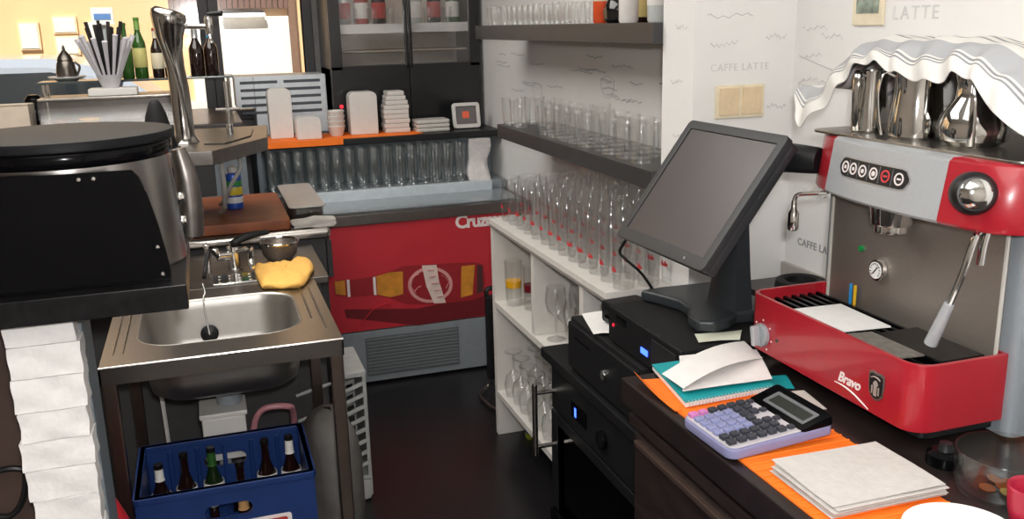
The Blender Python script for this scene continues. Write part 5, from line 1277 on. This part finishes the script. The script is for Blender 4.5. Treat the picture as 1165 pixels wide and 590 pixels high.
# grey vented appliance before the window
t = thing('vented_appliance', (.39, 4.9, 1.085), 'light grey metal appliance with two columns of slots behind the white dispensers', 'appliance')
VG = pbr('vent_cabinet_grey', 'cfd6dc', .4, .2)
link('casing', G().box(.255, .61, 4.80, 5.06, 1.0855, 1.375, .006), VG, t)
link('casing_wing', G().box(.165, .256, 4.80, 5.06, 1.221, 1.375, .004), VG, t)
for k in range(5):
    z = 1.345 - k * .037
    for x0, x1 in ((.19, .37), (.40, .58)):
        link('vent_slot', G().box(x0, x1, 4.7985, 4.802, z - .007, z + .007, .001), pbr('slot_dark', '4a5157', .6), t)

# ================================================================== BELOW THE SINK
def crate(z0, label, mark):
    t = thing('beer_crate', (-.034, 2.27, z0), label, 'crate', 'blue crates under the sink')
    X0, X1, Y0, Y1, Hh = -.240, .172, 2.12, 2.42, .274
    def wall(y0, y1):
        w = X1 - X0; cx_ = (X0 + X1) / 2
        inn_ = rrect(cx_ - .055, cx_ + .055, z0 + .188, z0 + .226, .0189, 7)
        o_ = []
        for p in inn_:
            dx, dz = p[0] - cx_, p[1] - (z0 + .207)
            cz = z0 + .207
            k = min(((w / 2) / abs(dx)) if abs(dx) > 1e-9 else 9e9, ((z0 + Hh - cz) / dz) if dz > 1e-9 else ((cz - z0) / -dz if dz < -1e-9 else 9e9))
            o_.append((cx_ + dx * k, cz + dz * k))
        for q in ((X1, z0), (X1, z0 + Hh), (X0, z0 + Hh), (X0, z0)):
            k = min(range(len(o_)), key=lambda i: (o_[i][0] - q[0]) ** 2 + (o_[i][1] - q[1]) ** 2); o_[k] = q
        return G().at(XZ).ring(o_, inn_, -y1, -y0)
    link('end_wall', wall(Y0, Y0 + .012), blue_plastic, t)
    link('end_wall', wall(Y1 - .012, Y1), blue_plastic, t)
    link('side_wall', G().box(X0, X0 + .012, Y0 + .012, Y1 - .012, z0, z0 + Hh), blue_plastic, t)
    link('side_wall', G().box(X1 - .012, X1, Y0 + .012, Y1 - .012, z0, z0 + Hh), blue_plastic, t)
    link('crate_floor', G().box(X0 + .012, X1 - .012, Y0 + .012, Y1 - .012, z0 + .004, z0 + .012), blue_plastic, t)
    g = G().ring(rrect(X0 - .005, X1 + .005, Y0 - .005, Y1 + .005, .015), rrect(X0 + .013, X1 - .013, Y0 + .013, Y1 - .013, .004), z0 + Hh - .016, z0 + Hh, .002)
    link('rim', g, blue_plastic, t)
    for k in range(1, 6):
        x = X0 + (X1 - X0) * k / 6
        link('divider', G().box(x - .002, x + .002, Y0 + .012, Y1 - .012, z0 + .012, z0 + .12), blue_plastic, t)
        link('rib', G().cyl((x, Y1 - .014, z0 + .12), (x, Y1 - .014, z0 + Hh - .02), .006, seg=10), blue_plastic, t)
    for k in range(1, 4):
        y = Y0 + (Y1 - Y0) * k / 4
        link('divider', G().box(X0 + .012, X1 - .012, y - .002, y + .002, z0 + .012, z0 + .12), blue_plastic, t)
    if mark:
        link('printed_label', G().at(T(.055, Y0 - .0005, z0 + .158) @ XZ).prism(rrect(-.055, .055, -.018, .018, .008), 0, .001), ink_white, t)
        link('printed_label', G().at(T(.055, Y0 - .0015, z0 + .155) @ XZ).prism(rrect(-.045, .045, -.012, .012, .006), 0, .001), red_l, t)
crate(0, 'blue plastic bottle crate at floor level, below the full one', False)
crate(.275, 'blue plastic beer crate holding bottles in front of the sink legs', True)
Zc = .275 + .0125
cb = 'bottles in the blue crate'
cx0 = -.240; cwid = .412 / 6
def cxx(i): return cx0 + cwid * (i + .5) + (.005 if i == 0 else -.005 if i == 5 else 0)
for (i, y, h, lab, nb, m_, lb) in ((0, 2.3765, .225, white_l, white_l, amber, 'small brown bottle with a white neck label at the bar end of the crate'),
                                   (1, 2.3765, .245, white_l, None, amber, 'brown bottle with a white label second in the row in the crate'),
                                   (2, 2.3765, .25, white_l, pbr('green_neck', '2c5a26', .4), pbr('dark_green_bottle', '16280f', .12, 0, .1, coat=.5), 'green necked bottle in the third place of the crate'),
                                   (3, 2.3075, .23, None, None, amber, 'plain brown bottle in the middle of the crate nearer the front'),
                                   (4, 2.3765, .25, white_l, None, amber, 'brown bottle with a tall white label fifth in the crate row'),
                                   (5, 2.3765, .25, white_l, white_l, amber, 'brown bottle with a white and red neck label at the freezer end')):
    bottle((cxx(i), y, Zc), h, .026, m_, lab, pbr('crown_cap', '1b1714', .3, .3), lb, 'beer_bottle', cb, neckband=nb, labz=(.45, .62))
bottle((.0003, 2.1625, Zc), .215, .028, amber, None, pbr('cork', 'b98f5c', .8), 'corked bottle right behind the front handle hole of the crate', 'beer_bottle', cb, neckband=MATS['cork'])
bottle((-.0684, 2.1625, Zc), .205, .028, amber, None, silverf, 'dark capped bottle beside the corked one at the crate front', 'beer_bottle', cb)

t = thing('siphon_box', (-.03, 2.5, 0), 'white plastic box on a stand under the sink behind the blue crate', 'box')
link('box_body', G().box(-.085, .03, 2.45, 2.56, .46, .585, .006), plastic_white, t)
link('lid', G().box(-.09, .035, 2.445, 2.565, .585, .6, .004), plastic_white, t)
link('stand', G().box(-.05, -.02, 2.49, 2.52, 0, .46), grey_paint, t)
tag(link('pink_hose', G().tube([(.045, 2.58, .46), (.06, 2.57, .52), (.09, 2.56, .55), (.15, 2.56, .545), (.165, 2.6, .51), (.168, 2.66, .42), (.165, 2.74, .25), (.16, 2.76, .01)], .009, 10, 6), pbr('pink_hose', 'c98a92', .4)), 'pink rubber hose arching behind the blue crate under the sink', 'hose')
tag(link('white_tube', G().tube([(-.19, 2.72, .01), (-.19, 2.72, .3), (-.195, 2.72, .55), (-.2, 2.72, .66), (-.17, 2.74, .72), (-.1, 2.78, .74)], .006, 8, 6), plastic_white), 'thin white tube hanging under the sink at the bar side', 'tube')
tag(link('grey_sack', G().loft([[(.265 + r * .075 * math.cos(a) + .01 * math.sin(3 * a + k), 2.60 + r * .11 * math.sin(a), z) for a in [2 * PI * i / 20 for i in range(20)]] for k, (r, z) in enumerate(((.9, 0), (1.05, .04), (1.1, .2), (1.1, .36), (1.0, .44), (.8, .475), (.4, .5), (.05, .505)))]), pbr('grey_sack', '6f6c69', .6, 0, .2, 12, .2), None, 60), 'slumped grey sack on the floor between the crate and the sink leg', 'sack')
# white plastic rack standing behind the right hand leg
t = thing('dish_rack', (.33, 3.0, 0), 'pale grey slotted plastic rack standing on edge behind the sink leg', 'rack')
pg = pbr('pale_grey_plastic', 'b4b6b4', .45)
def slotted(x, y0, y1, z0, z1, n):
    g = G().box(x - .006, x + .006, y0, y0 + .02, z0, z1, .002).box(x - .006, x + .006, y1 - .02, y1, z0, z1, .002)
    for k in range(n + 1):
        z = z0 + (z1 - z0 - .02) * k / n
        g.box(x - .006, x + .006, y0 + .02, y1 - .02, z, z + .014, .001)
    return g
R0 = slotted(.0, .0, .0, 0, 0, 1)
g = G()
def facade(x0, x1, y, z0, z1, n):
    g = G().box(x0, x0 + .012, y - .005, y + .005, z0, z1, .002).box(x1 - .012, x1, y - .005, y + .005, z0, z1, .002)
    for k in range(n + 1):
        z = z0 + (z1 - z0 - .014) * k / n
        g.obox(((x0 + x1) / 2, y, z + .007), (x1 - x0 - .016, .01, .012), Matrix.Rotation(-.35 if 0 < k < n else 0, 3, 'Y'), .001)
    return g
link('slotted_side', facade(.352, .432, 2.93, .085, .475, 9), pg, t)
link('slotted_side', facade(.352, .432, 3.18, .085, .475, 9), pg, t)
link('rack_base', G().box(.426, .434, 2.93, 3.18, .02, .475, .003).box(.35, .434, 2.925, 3.185, .0, .085, .02), pg, t)
link('top_bars', G().box(.345, .434, 2.925, 3.185, .465, .482, .004), pg, t)
g = None
for k, z in enumerate((.44, .35, .26)):
    link('rod', G().tube([(.20, 2.915, z - .01), (.28, 2.91, z + .012), (.355, 2.925, z + .018)], .006, 8, 4), pg, t)
